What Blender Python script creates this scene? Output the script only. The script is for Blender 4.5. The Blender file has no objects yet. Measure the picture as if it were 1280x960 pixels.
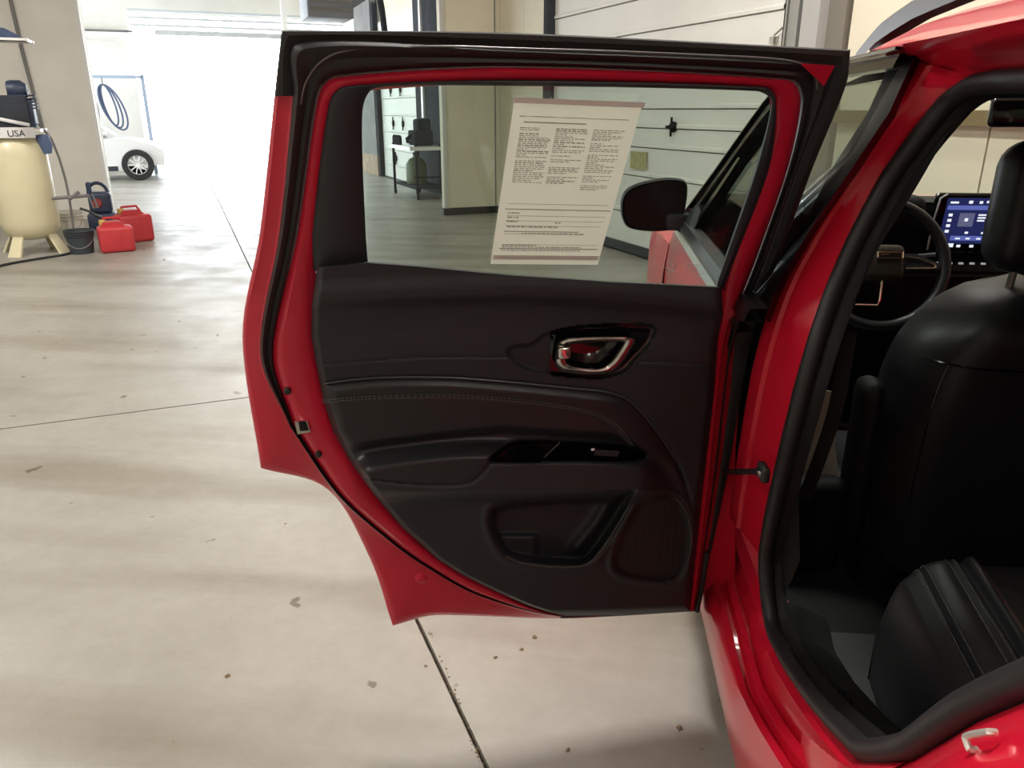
import bpy, bmesh, math, random
import numpy as np
from math import sin, cos, pi, radians, sqrt
from mathutils import Vector, Matrix
from mathutils.geometry import tessellate_polygon
random.seed(7)
SC = bpy.context.scene
COL = SC.collection

# ------------------------------------------------------------------ camera
F = 961.0; PITCH = radians(19.6); YAW = radians(5.5); CAMH = 1.43
FW = np.array([-sin(YAW)*cos(PITCH), cos(YAW)*cos(PITCH), -sin(PITCH)])
RT = np.array([cos(YAW), sin(YAW), 0.0]); UP = np.cross(RT, FW)
CP = np.array([0, 0, CAMH])
cd = bpy.data.cameras.new('camera'); cam = bpy.data.objects.new('camera', cd); COL.objects.link(cam)
cd.sensor_width = 36.0; cd.lens = F/1280*36.0; cd.clip_start = 0.02; cd.clip_end = 300
M = Matrix(((RT[0], UP[0], -FW[0], 0), (RT[1], UP[1], -FW[1], 0), (RT[2], UP[2], -FW[2], CAMH), (0, 0, 0, 1)))
cam.matrix_world = M
SC.camera = cam
# ------------------------------------------------------------------ building axes (aisle direction A, across B)
AX = np.array([sin(radians(-27.9)), cos(radians(-27.9)), 0]); BX = np.array([AX[1], -AX[0], 0])
ZX = np.array([0, 0, 1.0])
def W(a, b, z=0.0): return AX*a + BX*b + ZX*z
AZ = math.atan2(AX[1], AX[0])
# ------------------------------------------------------------------ world, light, exposure
wd = bpy.data.worlds.new('sky'); SC.world = wd; wd.use_nodes = True
bg = wd.node_tree.nodes['Background']; bg.inputs[0].default_value = (0.86, 0.93, 1.0, 1); bg.inputs[1].default_value = 9.0
SC.view_settings.view_transform = 'Standard'; SC.view_settings.look = 'None'
SC.view_settings.exposure = 0.0; SC.view_settings.gamma = 1.0; SC.view_settings.use_curve_mapping = False
LAMPS = [(2.75, 1.3, 190), (6.9, 0.9, 30), (-2.6, 0.9, 35), (2.1, -3.0, 85), (6.6, -3.0, 190), (-2.6, -3.0, 30), (3.6, 3.2, 50), (14.5, 1.0, 100)]
LAMPZ = 4.55
for (a, b, pw) in LAMPS:
    ld = bpy.data.lights.new('strip_light_source', 'AREA'); ld.shape = 'RECTANGLE'; ld.size = 1.3; ld.size_y = 0.22
    ld.energy = pw; ld.color = (1.0, 0.96, 0.90)
    lo = bpy.data.objects.new('strip_light_source', ld); COL.objects.link(lo)
    lo.location = W(a, b, LAMPZ-0.09); lo.rotation_euler = (0, 0, AZ)
pd = bpy.data.lights.new('sky_portal', 'AREA'); pd.shape = 'RECTANGLE'; pd.size = 5.2; pd.size_y = 3.6
po = bpy.data.objects.new('sky_portal', pd); COL.objects.link(po); pd.cycles.is_portal = True
po.location = W(22.3, 1.8, 1.8); po.rotation_euler = (radians(90), 0, AZ+radians(90))

# ------------------------------------------------------------------ materials
MATS = {}
def mat(name, col, rough=0.5, metal=0.0, coat=0.0, bump=None, var=None, spec=0.5, emit=None, sheen=0.0):
    if name in MATS: return MATS[name]
    m = bpy.data.materials.new(name); m.use_nodes = True
    nt = m.node_tree; b = nt.nodes['Principled BSDF']
    b.inputs['Base Color'].default_value = (*col, 1); b.inputs['Roughness'].default_value = rough
    b.inputs['Metallic'].default_value = metal; b.inputs['Coat Weight'].default_value = coat
    b.inputs['Coat Roughness'].default_value = 0.04; b.inputs['Specular IOR Level'].default_value = spec
    if emit:
        b.inputs['Emission Color'].default_value = (*emit[0], 1); b.inputs['Emission Strength'].default_value = emit[1]
    tc = None
    if bump or var:
        tc = nt.nodes.new('ShaderNodeTexCoord')
    if bump:
        n = nt.nodes.new('ShaderNodeTexNoise'); n.inputs['Scale'].default_value = bump[0]; n.inputs['Detail'].default_value = 3
        nt.links.new(tc.outputs['Object'], n.inputs['Vector'])
        bp = nt.nodes.new('ShaderNodeBump'); bp.inputs['Strength'].default_value = bump[1]; bp.inputs['Distance'].default_value = bump[2] if len(bump) > 2 else 0.002
        nt.links.new(n.outputs['Fac'], bp.inputs['Height']); nt.links.new(bp.outputs['Normal'], b.inputs['Normal'])
    if var:
        n = nt.nodes.new('ShaderNodeTexNoise'); n.inputs['Scale'].default_value = var[0]; n.inputs['Detail'].default_value = 5
        nt.links.new(tc.outputs['Object'], n.inputs['Vector'])
        r = nt.nodes.new('ShaderNodeValToRGB')
        r.color_ramp.elements[0].position = 0.3; r.color_ramp.elements[1].position = 0.7
        r.color_ramp.elements[0].color = (*[c*(1-var[1]) for c in col], 1); r.color_ramp.elements[1].color = (*[min(1, c*(1+var[1])) for c in col], 1)
        nt.links.new(n.outputs['Fac'], r.inputs['Fac']); nt.links.new(r.outputs['Color'], b.inputs['Base Color'])
    MATS[name] = m
    return m
def glassmat(name, tint, refl=.04):
    m = bpy.data.materials.new(name); m.use_nodes = True; nt = m.node_tree
    for n in list(nt.nodes): nt.nodes.remove(n)
    o = nt.nodes.new('ShaderNodeOutputMaterial'); t = nt.nodes.new('ShaderNodeBsdfTransparent'); t.inputs[0].default_value = (*tint, 1)
    g = nt.nodes.new('ShaderNodeBsdfGlossy'); g.inputs['Roughness'].default_value = 0.01
    lw = nt.nodes.new('ShaderNodeLayerWeight'); lw.inputs[0].default_value = .5
    pw_ = nt.nodes.new('ShaderNodeMath'); pw_.operation = 'POWER'; pw_.inputs[1].default_value = 5.0
    f = nt.nodes.new('ShaderNodeMath'); f.operation = 'MULTIPLY_ADD'; f.inputs[1].default_value = .9; f.inputs[2].default_value = refl
    nt.links.new(lw.outputs['Facing'], pw_.inputs[0]); nt.links.new(pw_.outputs[0], f.inputs[0])
    x = nt.nodes.new('ShaderNodeMixShader')
    nt.links.new(f.outputs[0], x.inputs[0]); nt.links.new(t.outputs[0], x.inputs[1]); nt.links.new(g.outputs[0], x.inputs[2]); nt.links.new(x.outputs[0], o.inputs[0])
    MATS[name] = m; return m
RED = mat('red_paint', (0.70, 0.010, 0.036), 0.3, 0.0, 0.55, spec=.25)
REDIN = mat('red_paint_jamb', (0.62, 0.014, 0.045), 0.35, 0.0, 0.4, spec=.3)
BLKP = mat('black_grained_plastic', (0.021, 0.0235, 0.0275), 0.55, bump=(900, 0.25, 0.0006))
BLKS = mat('black_soft_trim', (0.028, 0.030, 0.035), 0.6, bump=(700, 0.3, 0.0006))
LEATH = mat('black_leatherette', (0.017, 0.0175, 0.020), 0.38, bump=(420, 0.25, 0.0008))
GLOSSB = mat('piano_black', (0.004, 0.004, 0.005), 0.12, coat=0.8)
APPL = mat('satin_black_applique', (0.006, 0.006, 0.007), 0.3, spec=.3)
CABIN = mat('cabin_shaded_plastic', (0.008, 0.008, 0.009), 0.6, bump=(700, 0.2, 0.0006), spec=.3)  # black plastic darkened further; the cabin's shade is put into the colour
PRIV = None
RUB = mat('black_rubber', (0.018, 0.018, 0.020), 0.5, bump=(300, 0.1))
FUZZ = mat('dusty_rubber', (0.035, 0.034, 0.033), 0.9, bump=(500, 0.5, 0.002))
CHROME = mat('satin_chrome', (0.80, 0.78, 0.76), 0.2, 1.0)
STEEL = mat('zinc_steel', (0.55, 0.54, 0.50), 0.35, 1.0)
DARKHOLE = mat('dark_hole', (0.004, 0.004, 0.004), 0.8)
THREAD = mat('grey_thread', (0.12, 0.12, 0.13), 0.7)
CARPET = mat('grey_black_carpet', (0.010, 0.010, 0.011), 0.95, bump=(260, 0.9, 0.004))
CONC = None
CREAM = mat('cream_wall_paint', (0.76, 0.71, 0.57), 0.6, var=(1.5, 0.06))
OFFW = mat('offwhite_wall_paint', (0.80, 0.78, 0.72), 0.65, var=(2.0, 0.05))
GREYW = mat('grey_steel_paint', (0.22, 0.22, 0.22), 0.75, var=(3, 0.15), spec=.2)
DKSTEEL = mat('dark_steel_paint', (0.045, 0.05, 0.06), 0.85, var=(4, 0.2), spec=.1)
GDW = mat('white_garage_door_paint', (0.74, 0.74, 0.70), 0.45, var=(1.2, 0.05), bump=(30, 0.05, 0.004))
WHITE = mat('white_paint', (0.8, 0.8, 0.8), 0.3, coat=0.6)
PAPER = mat('paper', (0.90, 0.86, 0.79), 0.8)
_nt = PAPER.node_tree; _tr = _nt.nodes.new('ShaderNodeBsdfTranslucent'); _tr.inputs[0].default_value = (.85, .80, .72, 1); _mx = _nt.nodes.new('ShaderNodeMixShader'); _mx.inputs[0].default_value = .4
_nt.links.new(_nt.nodes['Principled BSDF'].outputs[0], _mx.inputs[1]); _nt.links.new(_tr.outputs[0], _mx.inputs[2]); _nt.links.new(_mx.outputs[0], _nt.nodes['Material Output'].inputs[0])
PRINT = mat('grey_print', (0.42, 0.39, 0.35), 0.8)
TAPE = mat('translucent_tape', (0.80, 0.79, 0.74), 0.4)
GLASS = glassmat('door_glass', (0.72, 0.765, 0.73))   # light crosses two faces of the pane
GLASSC = glassmat('car_glass', (0.75, 0.80, 0.77))

# ------------------------------------------------------------------ helpers
ROOTLOC = {}
def finish(name, verts, faces, m, parent=None, root=None, smooth=40, mats=None, fm=None):
    me = bpy.data.meshes.new(name)
    off = np.array(root.location) if root is not None else np.zeros(3)
    me.from_pydata([tuple(np.asarray(v, float)-off) for v in verts], [], [tuple(f) for f in faces])
    me.materials.append(m)
    bm = bmesh.new(); bm.from_mesh(me)
    bmesh.ops.remove_doubles(bm, verts=bm.verts, dist=1e-6)
    bmesh.ops.recalc_face_normals(bm, faces=bm.faces)
    bm.to_mesh(me); bm.free()
    if smooth:
        me.polygons.foreach_set('use_smooth', [True]*len(me.polygons))
        me.set_sharp_from_angle(angle=radians(smooth))
    o = bpy.data.objects.new(name, me); COL.objects.link(o)
    if parent is not None: o.parent = parent
    return o
def thing(name, loc, label, cat, group=None):
    o = bpy.data.objects.new(name, None); COL.objects.link(o); o.location = Vector([float(x) for x in loc]); o.empty_display_size = 0.1
    o['label'] = label; o['category'] = cat
    if group: o['group'] = group
    return o
def structure(o): o['kind'] = 'structure'; return o
class MB:
    """collects world-space verts / faces for one mesh object"""
    def __init__(s): s.v = []; s.f = []
    def add(s, v, f):
        n = len(s.v); s.v += [np.asarray(p, float) for p in v]; s.f += [[i+n for i in q] for q in f]; return s
    def box(s, o, ex, ey, ez):      # corner + three edge vectors
        o, ex, ey, ez = [np.asarray(q, float) for q in (o, ex, ey, ez)]
        v = [o, o+ex, o+ex+ey, o+ey, o+ez, o+ex+ez, o+ex+ey+ez, o+ey+ez]
        return s.add(v, [(0,3,2,1),(4,5,6,7),(0,1,5,4),(1,2,6,5),(2,3,7,6),(3,0,4,7)])
    def rbox(s, c, ex, ey, ez, r=0.01, seg=3):   # rounded box, centre + half-vectors
        bm = bmesh.new(); c, ex, ey, ez = [np.asarray(q, float) for q in (c, ex, ey, ez)]
        lx, ly, lz = np.linalg.norm(ex), np.linalg.norm(ey), np.linalg.norm(ez)
        bmesh.ops.create_cube(bm, size=2.0)
        for q in bm.verts: q.co = Vector((q.co.x*lx, q.co.y*ly, q.co.z*lz))
        r = min(r, lx*.98, ly*.98, lz*.98)
        bmesh.ops.bevel(bm, geom=list(bm.edges), offset=r, segments=seg, profile=0.5, affect='EDGES')
        bm.verts.index_update()
        v = [c + ex/lx*q.co.x + ey/ly*q.co.y + ez/lz*q.co.z for q in bm.verts]
        f = [[w.index for w in q.verts] for q in bm.faces]; bm.free()
        return s.add(v, f)
    def tube(s, pts, r, n=10, caps=True, closed=False):
        pts = [np.asarray(p, float) for p in pts]; m = len(pts)
        rr = r if hasattr(r, '__len__') else [r]*m
        rows = []; prev = None
        for i, p in enumerate(pts):
            if closed: t = pts[(i+1) % m]-pts[i-1]
            else: t = pts[min(i+1, m-1)]-pts[max(i-1, 0)]
            t = t/np.linalg.norm(t)
            if prev is None:
                h = np.array([0, 0, 1.0]) if abs(t[2]) < .9 else np.array([1.0, 0, 0])
                x = np.cross(t, h)
            else: x = prev-t*np.dot(prev, t)
            x = x/np.linalg.norm(x); prev = x; y = np.cross(t, x)
            rows.append([p+rr[i]*(cos(2*pi*k/n)*x+sin(2*pi*k/n)*y) for k in range(n)])
        v = [q for row in rows for q in row]; f = []
        for i in range(m if closed else m-1):
            j = (i+1) % m
            for k in range(n): f.append((i*n+k, i*n+(k+1) % n, j*n+(k+1) % n, j*n+k))
        if caps and not closed: f.append(list(range(n))[::-1]); f.append([(m-1)*n+k for k in range(n)])
        return s.add(v, f)
    def lathe(s, c, prof, axis=(0, 0, 1), n=28):
        c = np.asarray(c, float); ax = np.asarray(axis, float); ax = ax/np.linalg.norm(ax)
        h = np.array([1.0, 0, 0]) if abs(ax[0]) < .9 else np.array([0, 1.0, 0])
        x = np.cross(ax, h); x /= np.linalg.norm(x); y = np.cross(ax, x)
        v = []; f = []
        for (r, z) in prof:
            for k in range(n): v.append(c+ax*z+max(r, 1e-4)*(cos(2*pi*k/n)*x+sin(2*pi*k/n)*y))
        m = len(prof)
        for i in range(m-1):
            for k in range(n): f.append((i*n+k, i*n+(k+1) % n, (i+1)*n+(k+1) % n, (i+1)*n+k))
        return s.add(v, f)
    def grid(s, rows, closed=False):
        m = len(rows); n = len(rows[0]); v = [p for r in rows for p in r]; f = []
        for i in range(m-1):
            for k in range(n if closed else n-1):
                k2 = (k+1) % n; f.append((i*n+k, i*n+k2, (i+1)*n+k2, (i+1)*n+k))
        return s.add(v, f)
    def prism(s, front, back):       # polygon loops of equal length
        n = len(front); tri = tessellate_polygon([[Vector([float(x) for x in p]) for p in front]])
        f = [list(t) for t in tri]+[[i+n for i in t[::-1]] for t in tri]
        f += [(i, (i+1) % n, n+(i+1) % n, n+i) for i in range(n)]
        return s.add(list(front)+list(back), f)
    def poly(s, front):
        tri = tessellate_polygon([[Vector([float(x) for x in p]) for p in front]])
        return s.add(list(front), [list(t) for t in tri])
    def build(s, name, m, parent=None, root=None, smooth=40, kind=None, label=None):
        o = finish(name, s.v, s.f, m, parent, root, smooth)
        if kind: o['kind'] = kind
        if label: o['label'] = label
        return o
def crv(keys, per=6, corners=(), closed=False):
    """Catmull-Rom resample of a 2-D key list; corner keys keep a sharp turn"""
    k = np.array(keys, float); n = len(k); out = []
    segs = n if closed else n-1
    for i in range(segs):
        p1 = k[i]; p2 = k[(i+1) % n]
        p0 = k[i-1] if (closed or i > 0) else p1
        p3 = k[(i+2) % n] if (closed or i+2 < n) else p2
        m1 = (p2-p0)*.5; m2 = (p3-p1)*.5
        d = np.linalg.norm(p2-p1)+1e-9
        if i in corners: m1 = p2-p1
        if (i+1) % n in corners: m2 = p2-p1
        for m in (m1, m2):
            l = np.linalg.norm(m)
            if l > d: m *= d/l
        for j in range(per):
            t = j/per; t2 = t*t; t3 = t2*t
            out.append((2*t3-3*t2+1)*p1+(t3-2*t2+t)*m1+(-2*t3+3*t2)*p2+(t3-t2)*m2)
    if not closed: out.append(k[-1])
    return np.array(out)
def rays(uv):
    uv = np.asarray(uv, float).reshape(-1, 2)
    return FW[None]+RT[None]*((uv[:, :1]-640)/F)+UP[None]*((480-uv[:, 1:])/F)
def on_floor(u, v, z=0.0):
    d = rays((u, v))[0]; return CP+d*(z-CAMH)/d[2]
# body side profile: outer skin x for a height z (left side of the car)
SZ = [.15, .2, .3, .45, .7, .9, 1.0, 1.08, 1.53, 1.6]; SX = [.35, .33, .311, .30, .275, .27, .28, .30, .48, .53]
def side(z): return np.interp(z, SZ, SX)
def Sp(uv, off=0.0):
    """points of the car's side surface (offset inward by off) measured at photo coordinates"""
    d = rays(uv); off = np.broadcast_to(np.asarray(off, float), (len(d),)); z = np.ones(len(d))
    for i in range(60):
        x = side(z)+off; p = CP+d*(x/d[:, 0])[:, None]; z = .5*z+.5*np.clip(p[:, 2], .1, 1.8)
    return p
def S(y, z, off=0.0): return np.array([side(z)+off, y, z])
# open rear door: hinge point, direction along the door, direction of its inner face
HD = np.array([.28, 1.53, 0]); TH = radians(15)
DE = np.array([-cos(TH), -sin(TH), 0]); DN = np.array([sin(TH), -cos(TH), 0])
def lean(z):
    z = np.asarray(z, float); t = np.clip(z-.9, 0, None)
    return np.where(t < .2, t*t*1.0, .04+(t-.2)*.40)
def Dp(uv, off=0.0):
    """points of the open door's inner surface (offset towards the cabin by off)"""
    d = rays(uv); off = np.broadcast_to(np.asarray(off, float), (len(d),)); z = np.ones(len(d))
    dn = d@DN; c0 = (CP-HD)@DN
    for i in range(50):
        t = (lean(z)+off-c0)/dn; p = CP+d*t[:, None]; z = .5*z+.5*p[:, 2]
    return p
def band(A, B, prof, fn):
    """rows between two matched photo-space curves; prof = [(t, offset), ...]"""
    return [list(fn(A*(1-t)+B*t, o)) for t, o in prof]

# ================================================================== SETTING
def concrete():
    m = bpy.data.materials.new('worn_concrete'); m.use_nodes = True; nt = m.node_tree; b = nt.nodes['Principled BSDF']
    tc = nt.nodes.new('ShaderNodeNewGeometry')
    def noise(s, d=6, r=.6, dist=0):
        n = nt.nodes.new('ShaderNodeTexNoise'); n.inputs['Scale'].default_value = s; n.inputs['Detail'].default_value = d; n.inputs['Roughness'].default_value = r
        n.inputs['Distortion'].default_value = dist; nt.links.new(tc.outputs['Position'], n.inputs['Vector']); return n
    def ramp(n, p0, c0, p1, c1):
        r = nt.nodes.new('ShaderNodeValToRGB'); e = r.color_ramp.elements; e[0].position = p0; e[1].position = p1; e[0].color = (*c0, 1); e[1].color = (*c1, 1)
        nt.links.new(n.outputs['Fac'], r.inputs['Fac']); return r
    def mul(a, c, f=1.0):
        x = nt.nodes.new('ShaderNodeMixRGB'); x.blend_type = 'MULTIPLY'; x.inputs[0].default_value = f
        nt.links.new(a.outputs[0], x.inputs[1]); nt.links.new(c.outputs[0], x.inputs[2]); return x
    base = ramp(noise(1.1, 8, .65, .4), .3, (.285, .272, .240), .72, (.375, .36, .322))
    fine = ramp(noise(14, 8, .7), .25, (.86, .85, .83), .75, (1, 1, 1))
    spots = ramp(noise(9, 3, .5), .27, (.45, .40, .33), .30, (1, 1, 1))
    # tyre wear: soft streaks stretched along the aisle
    mp = nt.nodes.new('ShaderNodeMapping'); mp.inputs['Rotation'].default_value = (0, 0, -AZ); mp.inputs['Scale'].default_value = (.25, 1.9, 1)
    nt.links.new(tc.outputs['Position'], mp.inputs['Vector'])
    n = nt.nodes.new('ShaderNodeTexNoise'); n.inputs['Scale'].default_value = 1.3; n.inputs['Detail'].default_value = 6; nt.links.new(mp.outputs[0], n.inputs['Vector'])
    streak = ramp(n, .34, (.74, .70, .64), .52, (1, 1, 1))
    c = mul(mul(mul(base, fine), spots), streak, 1.0)
    nt.links.new(c.outputs[0], b.inputs['Base Color'])
    rr = ramp(noise(2.5, 6), .3, (.32, .32, .32), .7, (.5, .5, .5)); nt.links.new(rr.outputs[0], b.inputs['Roughness'])
    bp = nt.nodes.new('ShaderNodeBump'); bp.inputs['Strength'].default_value = .15; bp.inputs['Distance'].default_value = .004
    nt.links.new(noise(40, 6).outputs['Fac'], bp.inputs['Height']); nt.links.new(bp.outputs[0], b.inputs['Normal'])
    return m
CONC = concrete()
JOINT = mat('dark_joint_filler', (.15, .13, .10), .9, var=(25, .6))
fl_ = structure(MB().box(W(-6, -7, -.16), AX*30, BX*11.6, ZX*.14).build('floor', JOINT, smooth=0))
al = [-6, -2.55, 4.05, 10.65, 17.25, 24.0]; bl = [-7, -3.35, .47, 4.6]; g = .006
for i in range(5):
    for j in range(3):
        MB().box(W(al[i]+g, bl[j]+g, -.10), AX*(al[i+1]-al[i]-2*g), BX*(bl[j+1]-bl[j]-2*g), ZX*.10).build('slab', CONC, fl_, smooth=0)
structure(MB().box(W(24, -30, -.12), AX*60, BX*60, ZX*.115).build('floor_yard', mat('pale_yard_concrete', (.6, .6, .58), .8, var=(.6, .06)), smooth=0))
# ceiling with purlins
ceil = structure(MB().box(W(-6, -7, 5.0), AX*28.4, BX*11.6, ZX*.12).build('ceiling', OFFW, smooth=0))
for a in np.arange(-5, 22, 2.2):
    MB().box(W(a, -6.9, 4.82), AX*.09, BX*11.2, ZX*.18).build('purlin', GREYW, ceil, smooth=0)
# right wall: cream cladding boards, a big sectional door, a pier, a second door
WB = 4.25
wr = structure(MB().box(W(-6, WB+.06, 0), AX*28.2, BX*.2, ZX*5).build('wall_right', CREAM, smooth=0))
def boards(a0, a1, wdt, m=CREAM, z0=0.0, z1=5.0):
    n = max(1, int(round((a1-a0)/wdt))); s = (a1-a0)/n
    for i in range(n):
        MB().box(W(a0+i*s+.006, WB+.012, z0), AX*(s-.012), BX*.05, ZX*(z1-z0)).build('cladding_board', m, wr, smooth=0)
boards(-5.9, 3.215, 1.01); boards(3.215, 4.38, 1.2)
MB().box(W(-5.9, WB-.05, 1.345), AX*10.25, BX*.06, ZX*.085).build('girt_rail', mat('tan_steel_rail', (.20, .155, .07), .6), wr, smooth=0)
def sect_door(name, a0, a1, joints, ztop, plane):
    d = structure(MB().box(W(a0, plane+.035, 0), AX*(a1-a0), BX*.01, ZX*ztop).build(name, GREYW, smooth=0))
    zs = [0.03]+joints+[ztop]
    for z0, z1 in zip(zs[:-1], zs[1:]):
        mb = MB(); e = .004
        # panel with a shallow lip at its lower edge
        prof = [(0.03, z0+e), (0.0, z0+e), (-.012, z0+e+.004), (-.012, z0+e+.03), (0.0, z0+e+.04), (0.0, z1-e), (.03, z1-e)]
        mb.grid([[W(a, plane+p[0], p[1]) for p in prof] for a in (a0, a1)])
        mb.build('door_panel', GDW, d, smooth=0)
    return d
d1 = sect_door('door_1', 5.03, 8.98, [.42, .80, 1.08, 1.265, 1.44, 1.78, 2.13, 2.43, 2.9, 3.3], 3.7, WB)
MB().box(W(5.03, WB-.03, .02), AX*3.95, BX*.03, ZX*.09).build('bottom_seal', RUB, d1, smooth=0)
# steel jamb, tracks and post beside the near door
MB().box(W(4.40, WB-.02, 0), AX*.16, BX*.07, ZX*5).build('jamb_post', mat('brown_grey_steel', (.20, .185, .155), .5), wr, smooth=0)
MB().box(W(4.56, WB-.10, 0), AX*.17, BX*.13, ZX*5).build('jamb_post', mat('light_grey_steel', (.42, .42, .41), .45), wr, smooth=0)
MB().box(W(4.74, WB-.04, 0), AX*.05, BX*.08, ZX*5).build('track_channel', DKSTEEL, wr, smooth=0)
MB().box(W(4.80, WB-.07, 0), AX*.10, BX*.09, ZX*5).build('door_track', mat('galvanised_track', (.36, .36, .34), .4, .4), d1, smooth=0)
MB().box(W(4.905, WB-.085, 0), AX*.012, BX*.09, ZX*5).build('door_track', STEEL, d1, smooth=0)
MB().box(W(8.99, WB-.10, 0), AX*.10, BX*.12, ZX*5).build('door_track', DKSTEEL, d1, smooth=0)
# roller hinge at the near end, lock with handle, patch and dent on the door
mb = MB().box(W(5.06, WB-.05, 1.90), AX*.05, BX*.05, ZX*.05).tube([W(5.08, WB-.03, 1.96), W(4.99, WB-.04, 2.0)], .008)
mb.build('roller_hinge', STEEL, d1, smooth=0)
mb = MB().tube([W(6.36, WB-.04, 1.20), W(6.36, WB-.04, 1.37)], .011).lathe(W(6.36, WB+.0, 1.285), [(.0, .0), (.045, .0), (.05, .02), (.03, .05), (.0, .055)], axis=-BX, n=14)
mb.tube([W(6.30, WB-.05, 1.285), W(6.42, WB-.05, 1.285)], .014)
mb.build('lock_handle', DARKHOLE, d1)
MB().box(W(6.79, WB-.016, .87), AX*.31, BX*.004, ZX*.17).build('sticker', mat('faded_yellow_sticker', (.40, .37, .17), .6, var=(20, .2)), d1, smooth=0)
# pier (projecting wall end) and its black base
pr = structure(MB().box(W(10.8, 3.40, .10), AX*.10, BX*.95, ZX*4.9).build('wall_pier', CREAM, smooth=0))
MB().box(W(10.78, 3.385, 0), AX*.13, BX*.96, ZX*.10).build('pier_base', RUB, pr, smooth=0)
MB().box(W(10.775, 3.40, .10), AX*.03, BX*.06, ZX*4.9).build('corner_bead', mat('pale_corner_bead', (.62, .62, .58), .5), pr, smooth=0)
MB().box(W(10.785, 4.185, .10), AX*.02, BX*.012, ZX*4.9).build('panel_joint', GREYW, pr, smooth=0)
# wall strip between pier and the near door (cream, behind)
boards(9.1, 10.8, .9)
d2 = sect_door('door_2', 14.95, 17.9, [.30, .62, .98, 1.32, 1.66, 2.0, 2.35, 2.7], 3.2, WB)
for (a, z) in ((16.9, 1.17), (16.1, 1.17), (16.8, .46), (16.2, 1.83), (17.0, 1.83)):
    MB().lathe(W(a, WB-.0, z), [(0, 0), (.07, 0), (.06, .03), (0, .04)], axis=-BX, n=8).tube([W(a, WB-.02, z-.13), W(a, WB-.02, z+.13)], .012).build('lock_handle', DARKHOLE, d2)
MB().box(W(13.4, WB-.06, 0), AX*1.5, BX*.12, ZX*5).build('jamb_post', DKSTEEL, wr, smooth=0)
MB().box(W(14.3, WB-.10, 1.3), AX*.10, BX*.05, ZX*3.6).build('door_track', WHITE, d2, smooth=0)
MB().box(W(17.95, WB-.10, 0), AX*.10, BX*.1, ZX*3.6).build('door_track', DKSTEEL, d2, smooth=0)
MB().box(W(18.1, WB-.12, .45), AX*1.7, BX*.14, ZX*4.5).build('steel_panel', GREYW, wr, smooth=0)
MB().box(W(18.1, WB-.12, 0), AX*1.7, BX*.14, ZX*.45).build('kick_panel', mat('rusty_tan', (.35, .24, .16), .7, var=(5, .3)), wr, smooth=0)
# left pier wall facing us
lp = structure(MB().box(W(12.3, -7.0, 0), AX*.45, BX*6.0, ZX*5.0).build('wall_partition', OFFW, smooth=0))
MB().box(W(12.285, -1.045, 0), AX*.03, BX*.05, ZX*5).build('corner_bead', WHITE, lp, smooth=0)
# left, rear and far walls
wl = structure(MB().box(W(-6, -7.1, 0), AX*19.5, BX*.1, ZX*5).build('wall_left', OFFW, smooth=0))
MB().box(W(13.5, -7.1, 3.8), AX*8.5, BX*.1, ZX*1.2).build('header_panel', OFFW, wl, smooth=0)  # unseen opening left below, added so daylight brightens the far bay
structure(MB().box(W(-6.2, -7, 0), AX*.2, BX*11.4, ZX*5).build('wall_back', CREAM, smooth=0))
fw = structure(MB().box(W(22.0, -7, 3.6), AX*.3, BX*11.4, ZX*1.4).build('wall_far', OFFW, smooth=0))
MB().box(W(22.0, -7, 0), AX*.3, BX*6.2, ZX*3.6).build('wall_panel', OFFW, fw, smooth=0)
MB().box(W(21.6, -4.5, 3.02), AX*.3, BX*3.8, ZX*.12).build('header_beam', WHITE, fw, smooth=0)
MB().box(W(21.7, -4.5, 3.16), AX*.1, BX*3.8, ZX*.04).build('header_rail', GREYW, fw, smooth=0)
for k in range(3): MB().box(W(21.7, -.75, 3.3+k*.16), AX*.06, BX*5.0, ZX*.05).build('door_track', mat('pale_grey_steel', (.6, .62, .65), .6), fw, smooth=0)
# strip light fixtures on the ceiling
DIFF = mat('lit_diffuser', (.9, .9, .9), .5, emit=((1, .93, .82), 6.0))
LNAME = ['over the open car door', 'over the middle of the aisle', 'behind the parked car', 'over the left lane near the car', 'over the left lane near the compressor', 'at the back of the left lane', 'over the car bonnet by the garage door', 'in the far bay past the piers']
for (a, b, pw), nm in zip(LAMPS, LNAME):
    t = thing('strip_light', W(a, b, LAMPZ), 'white strip light hung from the ceiling '+nm, 'light', 'ceiling strip lights')
    MB().rbox(W(a, b, LAMPZ), AX*.70, BX*.14, ZX*.05, .02).build('housing', WHITE, t, t)
    MB().box(W(a-.65, b-.11, LAMPZ-.06), AX*1.3, BX*.22, ZX*.008).build('diffuser', DIFF, t, t, smooth=0)
    for s in (-.5, .5): MB().tube([W(a+s, b, LAMPZ+.04), W(a+s, b, 4.9)], .006, 6).build('hanger', GREYW, t, t)

# ================================================================== CAR
CAR = thing('car', (1.23, 1.7, 0), 'bright red compact SUV parked with its rear door open', 'car')
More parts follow.
